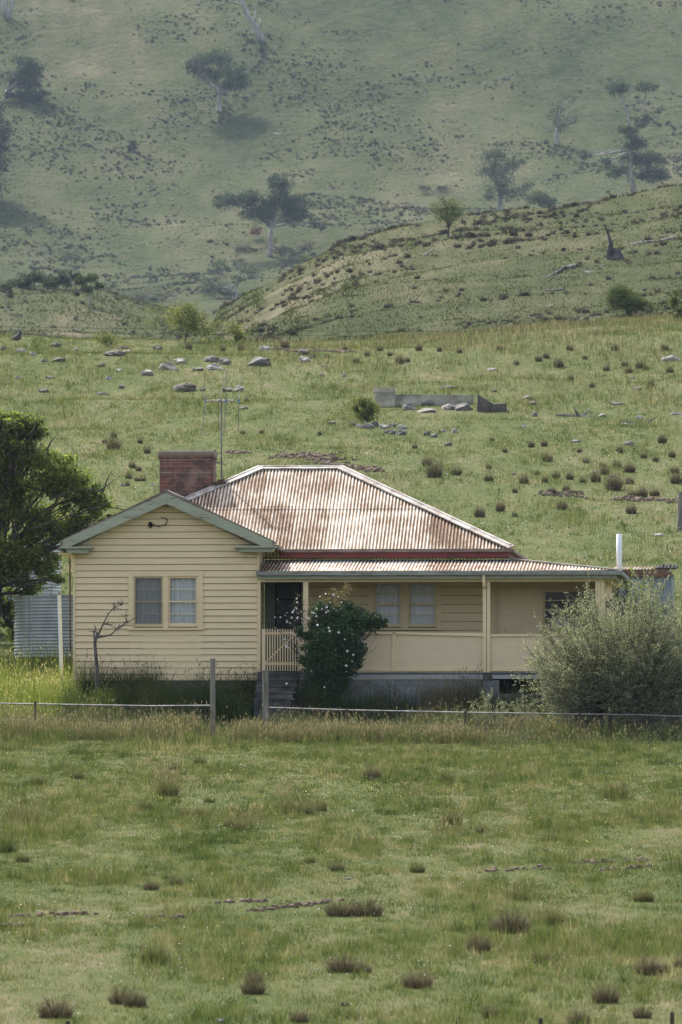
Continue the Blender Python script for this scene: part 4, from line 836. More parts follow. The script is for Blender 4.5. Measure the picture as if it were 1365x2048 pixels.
def tree(name, base, blobs, r0, label, cat, nleaf, lsize, leaf='gum', bark='gbark', seed=0, sub=14, spread=.22, fork=.35, dy=0, group=None, twigs=6, asp=.5, depth=1.0, lean=0, dead=False, nb=1, tintbias=0, ymin=False):
    """blobs: (column, row, half width, half height[, depth offset m]) of crown masses in photograph pixels, built at the tree's own distance"""
    r = random.Random(seed); g = G(*base, *((900,) if ymin else ())) if not isinstance(base, Vector) else base; sc_ = g.y/F; B = []
    for b in blobs:
        off = b[4] if len(b) > 4 else r.uniform(-.4,.4)*b[2]*sc_*depth; p = P3(b[0], b[1], g.y+off); B.append((p.x-g.x, p.y-g.y, p.z-g.z, b[2]*sc_, b[2]*sc_*depth, b[3]*sc_))
    T = empty(name, g, label, cat, group); top_ = max(b[2] for b in B); cx = sum(b[0] for b in B)/len(B); q = MB()
    for s_ in range(nb):
        fk = Vector((cx*fork*.6+lean, r.uniform(-.1,.1)*r0*4, top_*fork)); bx = Vector(((s_-(nb-1)/2)*r0*1.6,0,0)); t = curve(bx+Vector((0,0,-r0)), fk+bx*1.5, .05, r, 5); n = len(t); q.tube(t, [r0*(1.35 if i == 0 else 1.0-.35*i/(n-1)) for i in range(n)], 8); fk = t[-1]
        for i, b in enumerate(B):
            if nb > 1 and i % nb != s_: continue
            e = Vector(b[:3]) + Vector((0,0,-b[5]*.25)); st = t[-1] if b[2] > top_*fork else t[-2]; c_ = curve(st, e, .12, r, 6, sag=-.04); rr = r0*.55*min(1,(b[3]/max(bb[3] for bb in B))**.5+.15)
            q.tube(c_, [rr*(1-.75*k/(len(c_)-1)) for k in range(len(c_))], 6)
            for k in range(twigs):
                s0 = c_[r.randint(2,len(c_)-1)]; d = Vector((r.gauss(0,1),r.gauss(0,1),r.gauss(.2,.8))); d.normalize(); e2 = Vector(b[:3])+Vector((d.x*b[3],d.y*b[4],d.z*b[5]))*r.uniform(.6,1.0)
                c2 = curve(s0, e2, .15, r, 4); q.tube(c2, [rr*.35*(1-.8*k2/(len(c2)-1)) for k2 in range(len(c2))], 4, cap=False)
                if dead:
                    for _ in range(2): e3 = c2[-2]+Vector((r.gauss(0,1),r.gauss(0,1),r.gauss(.3,.8))).normalized()*b[3]*.4; q.tube([c2[-2],e3],[rr*.12,rr*.04],4,cap=False)
    q.build('trunk', M[bark], T, smooth=True)
    if nleaf:
        P, tt, _ = crown_pts(B, nleaf, sub, spread, seed+5); v, f, t2 = leafmesh(P, lsize, np.clip(tt+tintbias,0,1), asp); obj('crown', mesh_np('crown', v, f, t2), M[leaf], T)
    return T
GT = 'gum trees on the far hillside'
# --- far hillside
tree('gum_tree', (440,221), [(400,125,28,22),(440,118,30,22),(425,150,28,16),(470,150,30,20),(488,168,18,11),(455,172,20,12),(385,135,13,14)], .55, 'round-crowned gum with a forked pale trunk alone on the open hillside', 'gum tree', 12000, .36, seed=1, sub=26, spread=.26, group=GT, fork=.3)
tree('gum_tree', (540,512), [(565,362,30,20),(455,402,32,16),(500,398,30,18),(515,428,34,16),(560,400,26,24),(600,405,24,18),(590,432,34,18),(635,452,16,10),(540,415,22,20)], .55, 'largest gum, spreading and pale limbed, growing above the middle of the valley', 'gum tree', 18000, .38, seed=2, sub=26, spread=.24, group=GT, fork=.38)
tree('dead_foliage_shrub', (515,478), [(513,462,16,12)], .1, 'clump of reddish dead leaves against the largest gum', 'shrub', 500, .35, leaf='redleaf', seed=3)
tree('gum_tree', (1268,391), [(1240,176,36,9),(1290,172,30,9),(1288,240,22,16),(1255,262,22,12),(1268,285,26,18),(1300,318,34,20),(1262,318,26,13),(1210,322,16,12),(1240,345,30,12),(1320,350,26,12),(1172,310,14,12),(1290,350,24,14)], .5, 'tall ragged gum with tiers of foliage and a flat top at the right', 'gum tree', 17000, .36, ymin=True, seed=4, sub=24, spread=.24, group=GT, fork=.5)
tree('gum_tree', (1114,289), [(1115,215,22,14),(1108,235,18,14),(1138,240,22,20),(1120,255,20,12),(1140,198,22,7)], .45, 'slight gum with a thin grey crown left of the tall ragged one', 'gum tree', 2600, .28, seed=5, sub=16, spread=.3, group=GT, fork=.35)
tree('gum_tree', (1000,424), [(985,312,36,20),(975,345,26,20),(1010,335,30,16),(1035,325,24,12),(1000,370,34,22),(975,395,16,16),(1030,390,26,18),(1050,375,20,12)], .4, 'sparse dusky gum standing just behind the crest of the nearer hill', 'gum tree', 8500, .30, ymin=True, seed=6, sub=20, spread=.3, group=GT, fork=.45, nb=2)
tree('bush', (1085,428), [(1075,395,26,16),(1100,405,20,13)], .25, 'dark rounded bush right of the dusky gum on the crest', 'bush', 3600, .3, ymin=True, seed=7, sub=20, spread=.25)
tree('gum_tree', (6,205), [(50,125,26,16),(70,142,22,16),(45,150,26,18),(62,168,26,16),(80,190,24,12),(50,190,26,12),(30,160,18,16),(20,190,14,10)], .5, 'leaning gum at the left edge whose limbs reach out to the right', 'gum tree', 14000, .38, seed=8, sub=24, spread=.22, group=GT, fork=.3)
tree('gum_tree', (-22,402), [(-20,225,42,26),(-10,270,36,30),(-30,315,50,30),(-60,260,50,40),(-60,330,50,40),(5,345,14,14),(-90,300,50,50),(-45,370,60,34),(-80,370,60,40),(-40,300,50,50),(-25,260,40,60)], 1.0, 'dark brownish gum cut off by the left edge, casting a wide shadow', 'gum tree', 42000, .50, leaf='lump', seed=9, sub=34, spread=.26, group=GT, fork=.3)
T = empty('dead_tree', G(522,80), 'bare leaning dead trunk at the top of the picture', 'dead tree'); g = T.location; q = MB(); pr = lambda a, b: P3(a, b, g.y)-g
q.tube([pr(524,86),pr(519,68),pr(508,48),pr(494,28),pr(486,8),pr(480,-22),pr(470,-50)],[.95,.72,.62,.52,.42,.32,.14],8).tube([pr(488,12),pr(478,8),pr(470,2)],[.3,.2,.06],6).tube([pr(508,48),pr(512,36),pr(511,22)],[.4,.25,.08],6).tube([pr(515,60),pr(522,48),pr(520,36)],[.35,.25,.1],6); q.build('trunk', M['gbark'], T, smooth=True)
T = empty('dead_tree', G(18,34), 'cluster of bare pale stems in the top left corner', 'dead tree'); g = T.location; q = MB()
for a, b, c_ in ((-8,-30,8),(8,-45,14),(22,-20,20),(34,-35,22),(12,-10,4)): q.tube([pr(16,38),pr(c_,22),pr((a+c_)/2,5),pr(a,b)],[.4,.32,.25,.08],6)
q.build('trunk', M['gbark'], T, smooth=True)
tree('bush', (266,302), [(264,288,12,9),(266,296,12,6)], .2, 'lone small dark bush below and left of the round-crowned gum', 'bush', 1500, .25, seed=11)
tree('shrub', (880,385), [(850,376,20,6),(885,378,20,7)], .15, 'low dark scrub on a bank left of the crest gums', 'shrub', 1200, .25, seed=12, leaf='lump')
# --- valley and left mound
q = lambda *a, **k: tree(*a, **k)
q('tree', (143,531), [(142,512,22,8),(130,517,14,6),(155,518,12,5)], .16, 'small flat-topped tree at the far side of the left mound', 'tree', 2000, .2, seed=13)
q('bush', (75,578), [(45,562,26,14),(72,552,20,14),(30,568,16,10)], .15, 'broad dark bush at the left end of the scrub row on the mound', 'bush', 4000, .2, seed=14, group='scrub row on the left mound')
q('bush', (112,578), [(100,563,24,14),(125,560,20,14)], .15, 'middle bush of the scrub row on the mound', 'bush', 3500, .2, seed=15, group='scrub row on the left mound')
q('bush', (150,576), [(148,552,13,12),(162,562,14,12)], .15, 'right-hand bush of the scrub row, beside the small standing tree', 'bush', 2300, .2, seed=16, group='scrub row on the left mound')
q('tree', (180,612), [(165,560,14,10),(185,556,18,9),(195,572,14,9),(175,578,18,8)], .13, 'small round tree on a single thin trunk on the left mound', 'tree', 3200, .17, seed=17, fork=.5, leaf='light', tintbias=-.35)
q('tree', (13,625), [(12,572,14,8),(8,582,12,6),(20,585,9,6)], .08, 'thin sapling with a wispy crown at the far left of the mound', 'tree', 1100, .15, seed=18, fork=.6)
q('dead_sapling', (66,538), [(52,500,9,10)], .11, 'left of two bare saplings behind the scrub row', 'dead sapling', 0, 0, seed=19, dead=True, twigs=5, group='bare saplings')
q('dead_sapling', (90,536), [(84,496,8,12),(92,500,6,8)], .11, 'right of two bare saplings behind the scrub row', 'dead sapling', 0, 0, seed=20, dead=True, twigs=5, group='bare saplings')
q('gum_tree', (470,598), [(440,530,24,12),(430,570,30,18),(450,585,26,12),(480,525,24,11),(505,545,26,14),(478,560,18,10),(418,582,18,12)], .35, 'low spreading gum in the gully at the foot of the nearer hill', 'gum tree', 9000, .2, seed=21, fork=.3, nb=2)
q('scrub', (590,520), [(560,500,26,14),(590,508,30,12),(612,495,22,14),(625,510,16,8)], .15, 'grey scrub behind the left shoulder of the nearer hill', 'scrub', 2600, .25, leaf='lump', ymin=True, seed=22, twigs=10)
q('scrub', (500,505), [(490,500,22,11),(515,505,14,8)], .15, 'grey scrub at the left of the big gum\'s foot', 'scrub', 1500, .25, leaf='lump', seed=23, twigs=10)
q('scrub', (320,604), [(290,590,28,9),(325,592,24,10),(350,586,20,8)], .12, 'grey twiggy scrub at the head of the gully', 'scrub', 1600, .2, leaf='lump', seed=24, twigs=10)
for i, (bx, by, bl, lab) in enumerate(((330,672,[(315,628,28,20),(338,645,30,26),(300,650,20,18),(350,625,18,14)],'yellow-green loose shrub at the left of the gully mouth'),
    (372,684,[(362,640,26,26),(390,635,24,28),(400,662,24,18),(372,612,14,10)],'tall yellow-green shrub in the middle of the gully mouth'),
    (215,694,[(205,676,16,12),(225,680,18,10)],'pale green shrub at the crest of the paddock, leftmost of the gully shrubs'),
    (430,672,[(425,655,16,13),(445,650,14,12)],'light green shrub at the right of the gully mouth'),
    (472,688,[(470,660,14,22),(480,672,14,14)],'thin dusty green shrub at the base of the nearer hill'),
    (515,622,[(510,590,18,12),(515,606,24,12)],'dark green shrub low on the left slope of the nearer hill'),
    (620,470+70,[(618,520,12,12)],'tiny yellow-green shrub on the left skyline of the nearer hill'))):
    tree('shrub', (bx,by), bl, .035, lab, 'shrub', int(sum(k_[2]*k_[3] for k_ in bl)*.95), .12, leaf='light', bark='bark', seed=30+i, sub=24, spread=.42, fork=.15, tintbias=.12 if i != 5 else -.3, twigs=12)
q('small_tree', (898,474), [(880,415,22,16),(905,410,20,16),(895,435,28,12),(915,425,18,12),(885,398,10,9)], .09, 'upright feathery small tree on the crest of the nearer hill', 'tree', 4200, .085, leaf='light', bark='bark', seed=40, sub=30, spread=.28, fork=.25, tintbias=-.25, twigs=12)
q('bush', (1255,630), [(1240,585,28,20),(1255,605,38,22),(1285,612,24,14),(1228,600,18,22)], .1, 'dense round bush on the lower right of the nearer hill', 'bush', 9500, .095, leaf='light', bark='bark', seed=41, sub=40, spread=.26, fork=.2, tintbias=-.35)
q('shrub', (1357,640), [(1350,600,12,20),(1362,620,14,22)], .05, 'thin pale shrub at the right edge of the nearer hill', 'shrub', 1500, .09, leaf='light', bark='bark', seed=42, tintbias=-.1)
q('shrub', (690,590), [(640,580,12,8),(690,575,14,9)], .05, 'faint low shrub halfway up the left side of the nearer hill', 'shrub', 900, .09, leaf='light', bark='bark', seed=43, tintbias=-.2)
M['deadm'] = m_simple('mottled_dead_wood', (.045,.04,.035), (.28,.26,.23), 3.5, .9, (1,1,.4), .05)
# stump and fallen timber on the nearer hill
def log(pts, rad, label, mat='dead', name='fallen_log', cat='log', snags=0, seed=0):
    g = G(*pts[0][:2]); o = g; y = g.y; P = [P3(a, b, y+(p[0] if p else 0))-o for a, b, *p in pts]; q = MB(); q.tube(P, rad, 7); r = random.Random(seed)
    for i in range(snags): k = r.randint(0,len(P)-1); s = (P[0]-P[-1]).length; q.tube([P[k], P[k]+Vector((r.uniform(-1,1),r.uniform(-.5,.5),r.uniform(.0,.8)))*s*.28],[rad[k]*.5,.01],5)
    return tag(q.build(name, M[mat], None, loc=o, smooth=False), label, cat)
g = G(1226,518); S_ = empty('burnt_stump', g, 'charred hollow stump with one upright spike on the nearer hill', 'stump'); pr = lambda a, b, dy=0: P3(a, b, g.y+dy)-g
MB().tube([pr(1221,520),pr(1220,500),pr(1222,486),pr(1217,468),pr(1212,453)],[.28,.22,.13,.09,.03],8).build('spike', M['char'], S_)
MB().tube([pr(1232,520),pr(1233,507),pr(1230,497)],[.42,.30,.12],9).tube([pr(1245,517),pr(1240,505),pr(1238,497)],[.16,.1,.03],6).tube([pr(1238,517),pr(1252,519)],[.2,.06],6).build('shell', M['char'], S_)
log([(1258,490),(1290,485),(1320,484),(1352,475)],[.09,.13,.2,.15],'long pale fallen log to the right of the charred stump','deadm',snags=3,seed=1)
log([(1085,558),(1110,547),(1130,536),(1152,532)],[.03,.08,.15,.17],'pale fallen log pointing down to the left below the charred stump','deadm',snags=9,seed=2)
log([(1168,546),(1185,548),(1205,556)],[.16,.2,.12],'short broken log just below the charred stump','dead',snags=6,seed=3)
log([(1200,535),(1218,542),(1232,546)],[.1,.12,.06],'bleached branches heaped beneath the charred stump','rockl',snags=8,seed=4)
log([(1092,583),(1110,582),(1130,578)],[.13,.12,.08],'short dark log below the pointing one','char',snags=3,seed=5)
log([(845,512),(858,505),(868,497)],[.05,.08,.04],'bleached dead branch below the feathery small tree','rockl',snags=5,seed=6)
log([(958,500),(965,506),(972,510)],[.06,.07,.03],'small bleached branch right of the feathery small tree','rockl',snags=4,seed=7)
log([(1098,613),(1106,610)],[.07,.04],'white twisted branch low on the nearer hill','rockl',snags=4,seed=8)
log([(24,680),(38,674),(41,662)],[.1,.16,.04],'dark broken stump on the mound at the far left','char',name='stump',cat='stump',snags=5,seed=9)
log([(548,268),(572,271),(600,279)],[.3,.38,.2],'fallen trunk lying near the round-crowned gum','dead',snags=3,seed=10)
log([(1112,832),(1160,836),(1225,842)],[.10,.14,.10],'left length of the dark rotting log on the paddock','char',snags=5,seed=11)
log([(1240,846),(1290,852),(1345,858)],[.12,.10,.05],'right length of the dark rotting log on the paddock','char',snags=5,seed=12)
log([(1325,722),(1345,718),(1368,726)],[.14,.18,.1],'pale fallen log at the right edge of the paddock crest','dead',snags=2,seed=13)
# ruin: concrete block and low wall
g = G(770,812); sc_ = g.y/F; R_ = empty('ruined_wall', g, 'remnant of a concrete wall with a capped block at its left end', 'ruin'); hh = 36*sc_; wd = 40*sc_
MB().box(-wd/2,wd/2,-.25,.35,-.4,hh*.72).box(-wd/2-.03,wd/2+.02,-.28,.38,hh*.72+.003,hh).build('end_block', M['conc'], R_)
q = MB(); x1 = 178*sc_; q.prism([(wd/2,-.9),(x1,-1.2),(x1,hh*.55),(wd/2,hh*.60)],.10,.26).prism([(wd/2,hh*.602),(x1+.01,hh*.552),(x1+.01,hh*.60),(wd/2,hh*.66)],.08,.28); q.build('wall', M['conc'], R_)
tree('shrub', (735,850), [(725,805,22,12),(745,815,20,14),(730,828,30,14),(708,815,12,10)], .05, 'sprawling leafy shrub among the stone pile in front of the ruined wall', 'shrub', 4200, .06, leaf='light', bark='bark', seed=50, sub=36, spread=.26, fork=.2, twigs=14, tintbias=.0)

# ------------------------------------------------------------------ near trees and shrubs
ty = HW(-3, 10.5, 0).y; gx = P3(-18, 1300, ty).x; gb_ = Vector((gx, ty, float(H(gx, ty))))
LT = tree('leafy_tree', gb_, [(38,905,62,62),(45,858,44,36),(-10,850,40,44),(110,945,60,55),(20,990,60,60),(150,985,52,45),(196,1000,34,40),(85,1045,62,46),(150,1055,48,30),(20,1110,60,60),(85,1120,42,36),(-60,930,80,90),(-60,1120,90,110),(22,850,26,26),(70,865,32,28),(10,1215,26,60,.5),(112,1160,26,14,-1.5),(60,1170,34,40),(35,1270,20,45,.8),(205,1040,24,16)], .13,
    'big dark green leafy tree at the left edge beside the water tanks', 'tree', 60000, .078, leaf='leaf', bark='bark', seed=60, sub=40, spread=.19, fork=.35, twigs=14, asp=.62, depth=.9)
r6 = random.Random(66); q = MB()
for a0, b0, a1, b1 in ((190,990,238,955),(205,985,225,940),(60,870,75,832),(95,900,118,868),(100,1000,195,975),(60,1060,170,1000),(30,950,20,818),(10,900,6,830),(180,1020,232,1000)):
    c_ = curve(P3(a0,b0,ty-.5)-gb_, P3(a1,b1,ty-.8)-gb_, .12, r6, 6); q.tube(c_, [.028*(1-.8*i/6) for i in range(7)], 5)
q.build('branches', M['bark'], LT, smooth=True)

def spray_shrub(name, label, cat, base, cen, rad, n_main, leafn, lsize, leaf, bark, seed, tops=None, r0=.02, upb=.45, sub=5, lowcut=-.6, lowz=0):
    """many upswept arching stems, each with side twigs that carry small leaves to the tip"""
    r = random.Random(seed); rg = np.random.default_rng(seed); T = empty(name, base, label, cat); q = MB(); Lp = []; Ld = []
    for i in range(n_main):
        d = Vector((r.gauss(0,1), r.gauss(0,1), r.gauss(.25+lowz,.8))); d.normalize()
        if d.z < lowcut: d.z *= -1
        k = r.uniform(.40,1.14)**.7; e = Vector(cen)+Vector((d.x*rad[0],d.y*rad[1],d.z*rad[2]))*k; e.z = max(e.z, .12+.2*r.random())
        b0 = Vector((r.gauss(0,.16)*rad[0], r.gauss(0,.16)*rad[1], -.05)); mid = b0.lerp(e,.5)+Vector((0,0,-.12*rad[2])) + Vector((r.gauss(0,.06),r.gauss(0,.06),0))
        pts = [b0*(1-t)**2 + mid*2*t*(1-t) + e*t*t for t in (0,.2,.4,.6,.8,1)]; pts[-1] = pts[-1]+Vector((d.x*.1,d.y*.1,upb*.15))
        q.tube(pts, [r0*(1-.85*j/5) for j in range(6)], 4, cap=False); segs = [(pts[3],pts[4]),(pts[4],pts[5])]
        for s in range(sub):
            p0 = pts[3].lerp(pts[5], r.random()) if r.random() < .8 else pts[2].lerp(pts[3], r.random()); dd = Vector((d.x+r.gauss(0,.7),d.y+r.gauss(0,.7),d.z+r.gauss(upb,.5))).normalized(); p1 = p0+dd*r.uniform(.14,.42)*min(rad); segs.append((p0,p1)); q.tube([p0,p1],[r0*.22,r0*.1],3,cap=False)
        for (a, b) in segs: Lp.append((np.array(a),np.array(b)))
    per = max(1,int(leafn/len(Lp))); A = np.array([p[0] for p in Lp]).repeat(per,0); Bp = np.array([p[1] for p in Lp]).repeat(per,0); t = rg.random((len(A),1)); P = A+(Bp-A)*t + rg.normal(size=A.shape)*.018
    dr = (Bp-A); dr /= np.maximum(np.linalg.norm(dr,axis=1)[:,None],1e-6); tint = np.clip(rg.beta(2,2.4,len(A))*.75+t[:,0]*.22+np.repeat(rg.uniform(-.1,.12,len(Lp)),per),0,1)
    v, f, t2 = leafmesh(P, lsize, tint, .42, .2, dr); q.build('stems', M[bark], T, smooth=True); obj('foliage', mesh_np('foliage', v, f, t2), M[leaf], T); return T
by = HW(11.5, FY+1.2, 0).y; b_ = P3(1262,1470,by); bz = float(H(b_.x,by)); base = Vector((b_.x,by,bz)); c_ = P3(1245,1338,by)-base
SB = spray_shrub('silvery_bush', 'large silvery green bush with feathery sprays in front of the right end of the verandah', 'bush', base, c_, (1.85,1.3,1.82), 700, 270000, .034, 'silver', 'bark', 70, sub=11, r0=.016, lowcut=-2, lowz=-.12)
by2 = HW(13, 2.2, 0).y; b_ = P3(1262,1330,by2); base = Vector((b_.x,by2,float(H(b_.x,by2)))); c_ = P3(1268,1235,by2)-base
spray_shrub('dark_shrub', 'dark glossy shrub rising behind the silvery bush against the shed', 'shrub', base, c_, (.72,.5,.95), 90, 9000, .06, 'leaf', 'bark', 71, sub=6)
for i, (bx, rt, rb, wd, lab) in enumerate(((978,1388,1486,34,'pale green sapling shrub by the rusty picket in the fence line'),(1050,1388,1484,22,'slender pale sapling between the rusty picket and the silvery bush'),(1112,1440,1492,26,'short pale shrub at the left foot of the silvery bush'),(908,1412,1440,12,'tiny pale sprig just left of the rusty picket'))):
    by = HW(9, FY+.4, 0).y; b_ = P3(bx, rb, by); base = Vector((b_.x,by,float(H(b_.x,by)))); hh = P3(bx, rt, by).z-base.z
    spray_shrub('pale_shrub', lab, 'shrub', base, (0,0,hh*.62), (wd/F*by,wd/F*by*.8,hh*.42), 26 if i != 3 else 8, 3600 if i != 3 else 500, .026, 'silver', 'bark', 80+i, sub=5, r0=.008)
# climbing rose by the verandah
by = HW(5.9, -.9, 0).y; b_ = P3(668,1408,by); base = Vector((b_.x,by,float(H(b_.x,by))))
RB = tree('rose_bush', base, [(665,1290,60,58),(640,1325,46,54),(700,1250,48,30),(735,1243,40,19),(765,1245,18,9),(655,1235,42,32),(690,1320,44,40),(650,1375,46,34),(700,1225,28,24),(615,1270,22,30),(672,1360,40,30),(712,1305,26,22)], .03, 'dense dark rose bush with white blossoms climbing in front of the verandah', 'rose bush', 42000, .055, leaf='rose', bark='bark', seed=90, sub=60, spread=.17, fork=.2, twigs=14, asp=.6, depth=.75)
pr = lambda a, b, dy=0: P3(a, b, by+dy)-base
rg = np.random.default_rng(5); P = []
for a, b, s1, s2, m in ((678,1192,14,12,200),(694,1178,9,11,150),(655,1200,16,9,150),(648,1225,20,12,150),(640,1240,22,10,100),(600,1225,14,24,120)):
    for _ in range(m): P.append(tuple(pr(a+rg.normal()*s1*.6, b+rg.normal()*s2*.7, rg.normal()*.15)))
P = np.array(P); v, f, t = leafmesh(P, .045, rg.random(len(P)), .55); obj('new_shoots', mesh_np('new_shoots', v, f, t), M['roset'], RB)
q = MB(); r7 = random.Random(77); fl = []
for (x0,y0,x1,y1,n) in ((620,1300,560,1215,9),(612,1280,580,1225,9),(625,1260,590,1205,9),(610,1320,548,1262,7),(640,1250,604,1216,6),(600,1310,570,1290,5),(640,1240,668,1190,6),(610,1275,598,1268,4),(660,1240,640,1200,4)):
    c_ = curve(pr(x0,y0,-.2), pr(x1+r7.uniform(-8,8),y1+r7.uniform(-8,8),-.35), .1, r7, 6); q.tube(c_, [.008*(1-.5*i/6) for i in range(7)], 4)
    for k in range(n): a_ = c_[r7.randint(3,6)]; e = a_+Vector((r7.gauss(0,.10),r7.gauss(0,.05),r7.gauss(.0,.10))); q.tube([a_,e],[.004,.003],3); fl.append(e)
for a, b in ((597,1281),(636,1281),(695,1302),(707,1309),(705,1322),(693,1331),(640,1339),(622,1342),(650,1374),(574,1367),(693,1344),(660,1262),(657,1256),(678,1265),(628,1226),(633,1232),(645,1218),(652,1225),(668,1217),(685,1230),(690,1278),(731,1283),(726,1338),(641,1193),(652,1188),(756,1234),(618,1236),(636,1250),(672,1300),(605,1286)): fl.append(pr(a, b, -.55))
q.build('flowering_canes', M['bark'], RB)
vs = [(0,0,.004)]; fs = []; 
for k in range(5):
    for j, (rr, zz_) in enumerate(((.018,.010),(.030,.014),(.030,.014),(.018,.010))): a_ = 2*math.pi*(k+(-.1,.22,.62,.9)[j]*1.0)/5; vs.append((rr*math.cos(a_),rr*math.sin(a_),zz_))
    b0 = 1+4*k; fs += [(0,b0,b0+1),(0,b0+1,b0+2),(0,b0+2,b0+3)]
fm = bpy.data.meshes.new('blossom'); fm.from_pydata(vs, [], fs); fm.materials.append(M['petal'])
for e in fl[:98]:
    o = link(bpy.data.objects.new('blossom', fm)); o.parent = RB; o.location = e; o.rotation_euler = (R(90)+r7.gauss(0,.5), r7.gauss(0,.4), r7.gauss(0,.6)); s = r7.uniform(.45,1.0); o.scale = (s,s,s)
M['deadd'] = m_simple('dark_dead_wood', (.045,.038,.032), (.15,.13,.115), 6, .9)
# bare dead shrub in front of the gable window
by = HW(.5, -1.3, 0).y; b_ = P3(194,1400,by); base = Vector((b_.x,by,float(H(b_.x,by)))); DS = empty('dead_shrub', base, 'bare twisted dead shrub standing in front of the gable wall', 'dead shrub'); q = MB(); r8 = random.Random(88)
def br(pts, r0, r1, tw=0):
    P_ = [pr(*p) for p in pts]; n = len(P_); q.tube(P_, [r0+(r1-r0)*i/(n-1) for i in range(n)], 7)
    for _ in range(tw):
        k = r8.randint(max(0,n-3), n-1); p = P_[k]; a_ = p+Vector((r8.gauss(0,.05),r8.gauss(0,.04),r8.gauss(.02,.05))); q.tube([p,a_,a_+Vector((r8.gauss(.02,.03),0,r8.gauss(.01,.03)))],[.008,.005,.002],4)
pr = lambda a, b, dy=0: P3(a, b, by+dy)-base
br([(194,1405),(195,1345),(192,1310),(190,1285),(196,1268)],.045,.032); br([(196,1268),(192,1262),(186,1264),(179,1262)],.018,.006,6); br([(196,1272),(206,1250),(217,1228),(228,1216),(243,1210)],.022,.006,16)
br([(195,1275),(210,1272),(222,1270),(238,1255),(255,1244),(268,1237)],.024,.006,16); br([(222,1250),(214,1246),(208,1252)],.012,.005,2); br([(210,1248),(222,1250),(232,1257)],.012,.006,4); br([(192,1292),(188,1270),(192,1255)],.024,.008,4); br([(238,1255),(252,1250),(262,1252)],.012,.004,3); br([(228,1216),(230,1208)],.01,.003,3); br([(255,1244),(252,1230)],.01,.004,3)
q.build('branches', M['deadd'], DS, smooth=True)
# grey weeds and small yellow flowers
x, y, a, b = inhouse_pts(3000, 9.5, 16.5, FY-3.2, FY-.8, .9); k = (a-9.5)*.6+(b-FY+3.2)*.6 > rng.random(len(x))*2.6; x, y = x[k], y[k]; n = len(x); P = []; 
hh = rng.uniform(.08,.34,n); m = 16; X = np.repeat(x,m)+rng.normal(0,.03,n*m); Y = np.repeat(y,m)+rng.normal(0,.03,n*m); Z = H(X,Y)+np.repeat(hh,m)*rng.random(n*m); v, f, t = leafmesh(np.stack([X,Y,Z],1), .035, rng.random(n*m), .5)
tag(obj('weeds', mesh_np('weeds', v, f, t), M['weed']), 'grey-green leafy weeds below the silvery bush', 'weeds', None, 'stuff')
def flowers(n, y0, y1, cell, thr, size, hgt, mat, label, box=None):
    x, y = wedge(n, y0, y1, 1.1); px = 682.5+F*x/y; row = 1554-F*H(x,y)/y; k = (vn(x,y,cell,91) > thr) & ~in_house(x,y)
    if box: k = (px > box[0]) & (px < box[2]) & (row > box[1]) & (row < box[3]) & (rng.random(len(x)) < box[4])
    x, y = x[k], y[k]; P = np.stack([x,y,H(x,y)+hgt*rng.uniform(.6,1.3,len(x))],1); v, f, t = leafmesh(P, size, rng.random(len(x)), .9); tag(obj('wildflowers', mesh_np('wildflowers', v, f, t), M[mat]), label, 'wildflowers', None, 'stuff')
flowers(9000, 100, 143, 1.6, .60, .018, .085, 'yellow', 'tiny yellow flowers dotted through the front pasture')
flowers(60000, 105, 140, 1, .5, .020, .10, 'yellow', 'dense streak of small yellow flowers in the middle of the front pasture', (560,1575,860,1605,.18))
flowers(9000, 160, 235, 3, .58, .028, .12, 'petal', 'white daisies dotted over the slope behind the cottage')
flowers(5000, 70, 130, 2, .5, .016, .08, 'petal', 'tiny pale seed heads dotted through the front pasture')

# ------------------------------------------------------------------ tussocks and stones, each a thing of its own
LM = [(370,945,'brick chimney'),(443,800,'television antenna'),(600,937,'roof ridge'),(850,1010,'right roof slope'),(1239,1068,'white vent pipe'),(1315,1140,'iron shed'),(1358,1000,'strainer post'),(770,790,'ruined end block'),(940,800,'ruined wall'),
      (728,830,'stone pile shrub'),(1170,836,'rotting log'),(1345,722,'pale crest log'),(372,772,'biggest dark boulder'),(518,722,'long grey boulder'),(120,960,'leafy tree'),(480,1478,'concrete path slab'),(1225,1500,'silvery bush'),
      (745,1545,'straw-topped tussock'),(330,1830,'left bare track'),(1160,1730,'right bare track'),(710,1815,'big double tussock'),(113,2035,'corner tussock'),(1345,2030,'dark steel picket'),(1082,2040,'grey steel picket')]
DIRS = ['to the right of','above and right of','above','above and left of','to the left of','below and left of','below','below and right of']
ORD = ['nearest','second nearest','third nearest','fourth nearest','fifth nearest','sixth nearest','seventh nearest','eighth nearest','ninth nearest','tenth nearest','eleventh nearest','twelfth nearest','thirteenth nearest','fourteenth nearest']
def labels(items, noun):
    """items: (column, row, adjective); one label each, from its look and the landmark it lies beside"""
    key = {}
    for i, (a, b, adj) in enumerate(items):
        L = min(LM, key=lambda l: math.hypot(l[0]-a, (l[1]-b)*1.3)); d = DIRS[int(round(math.degrees(math.atan2(L[1]-b, a-L[0]))/45)) % 8]; key.setdefault((adj,d,L[2]), []).append((math.hypot(L[0]-a,L[1]-b), i))
    out = {}
    for (adj, d, l), v in key.items():
        for n, (_, i) in enumerate(sorted(v)): out[i] = ('%s %s %s the %s' % (adj, noun, d, l)) if len(v) == 1 else ('%s of the %ss %s the %s' % (ORD[n]+' '+adj, noun, d, l)).replace(adj+' of the ', 'of the '+adj+' ')
    return [out[i] for i in range(len(items))]
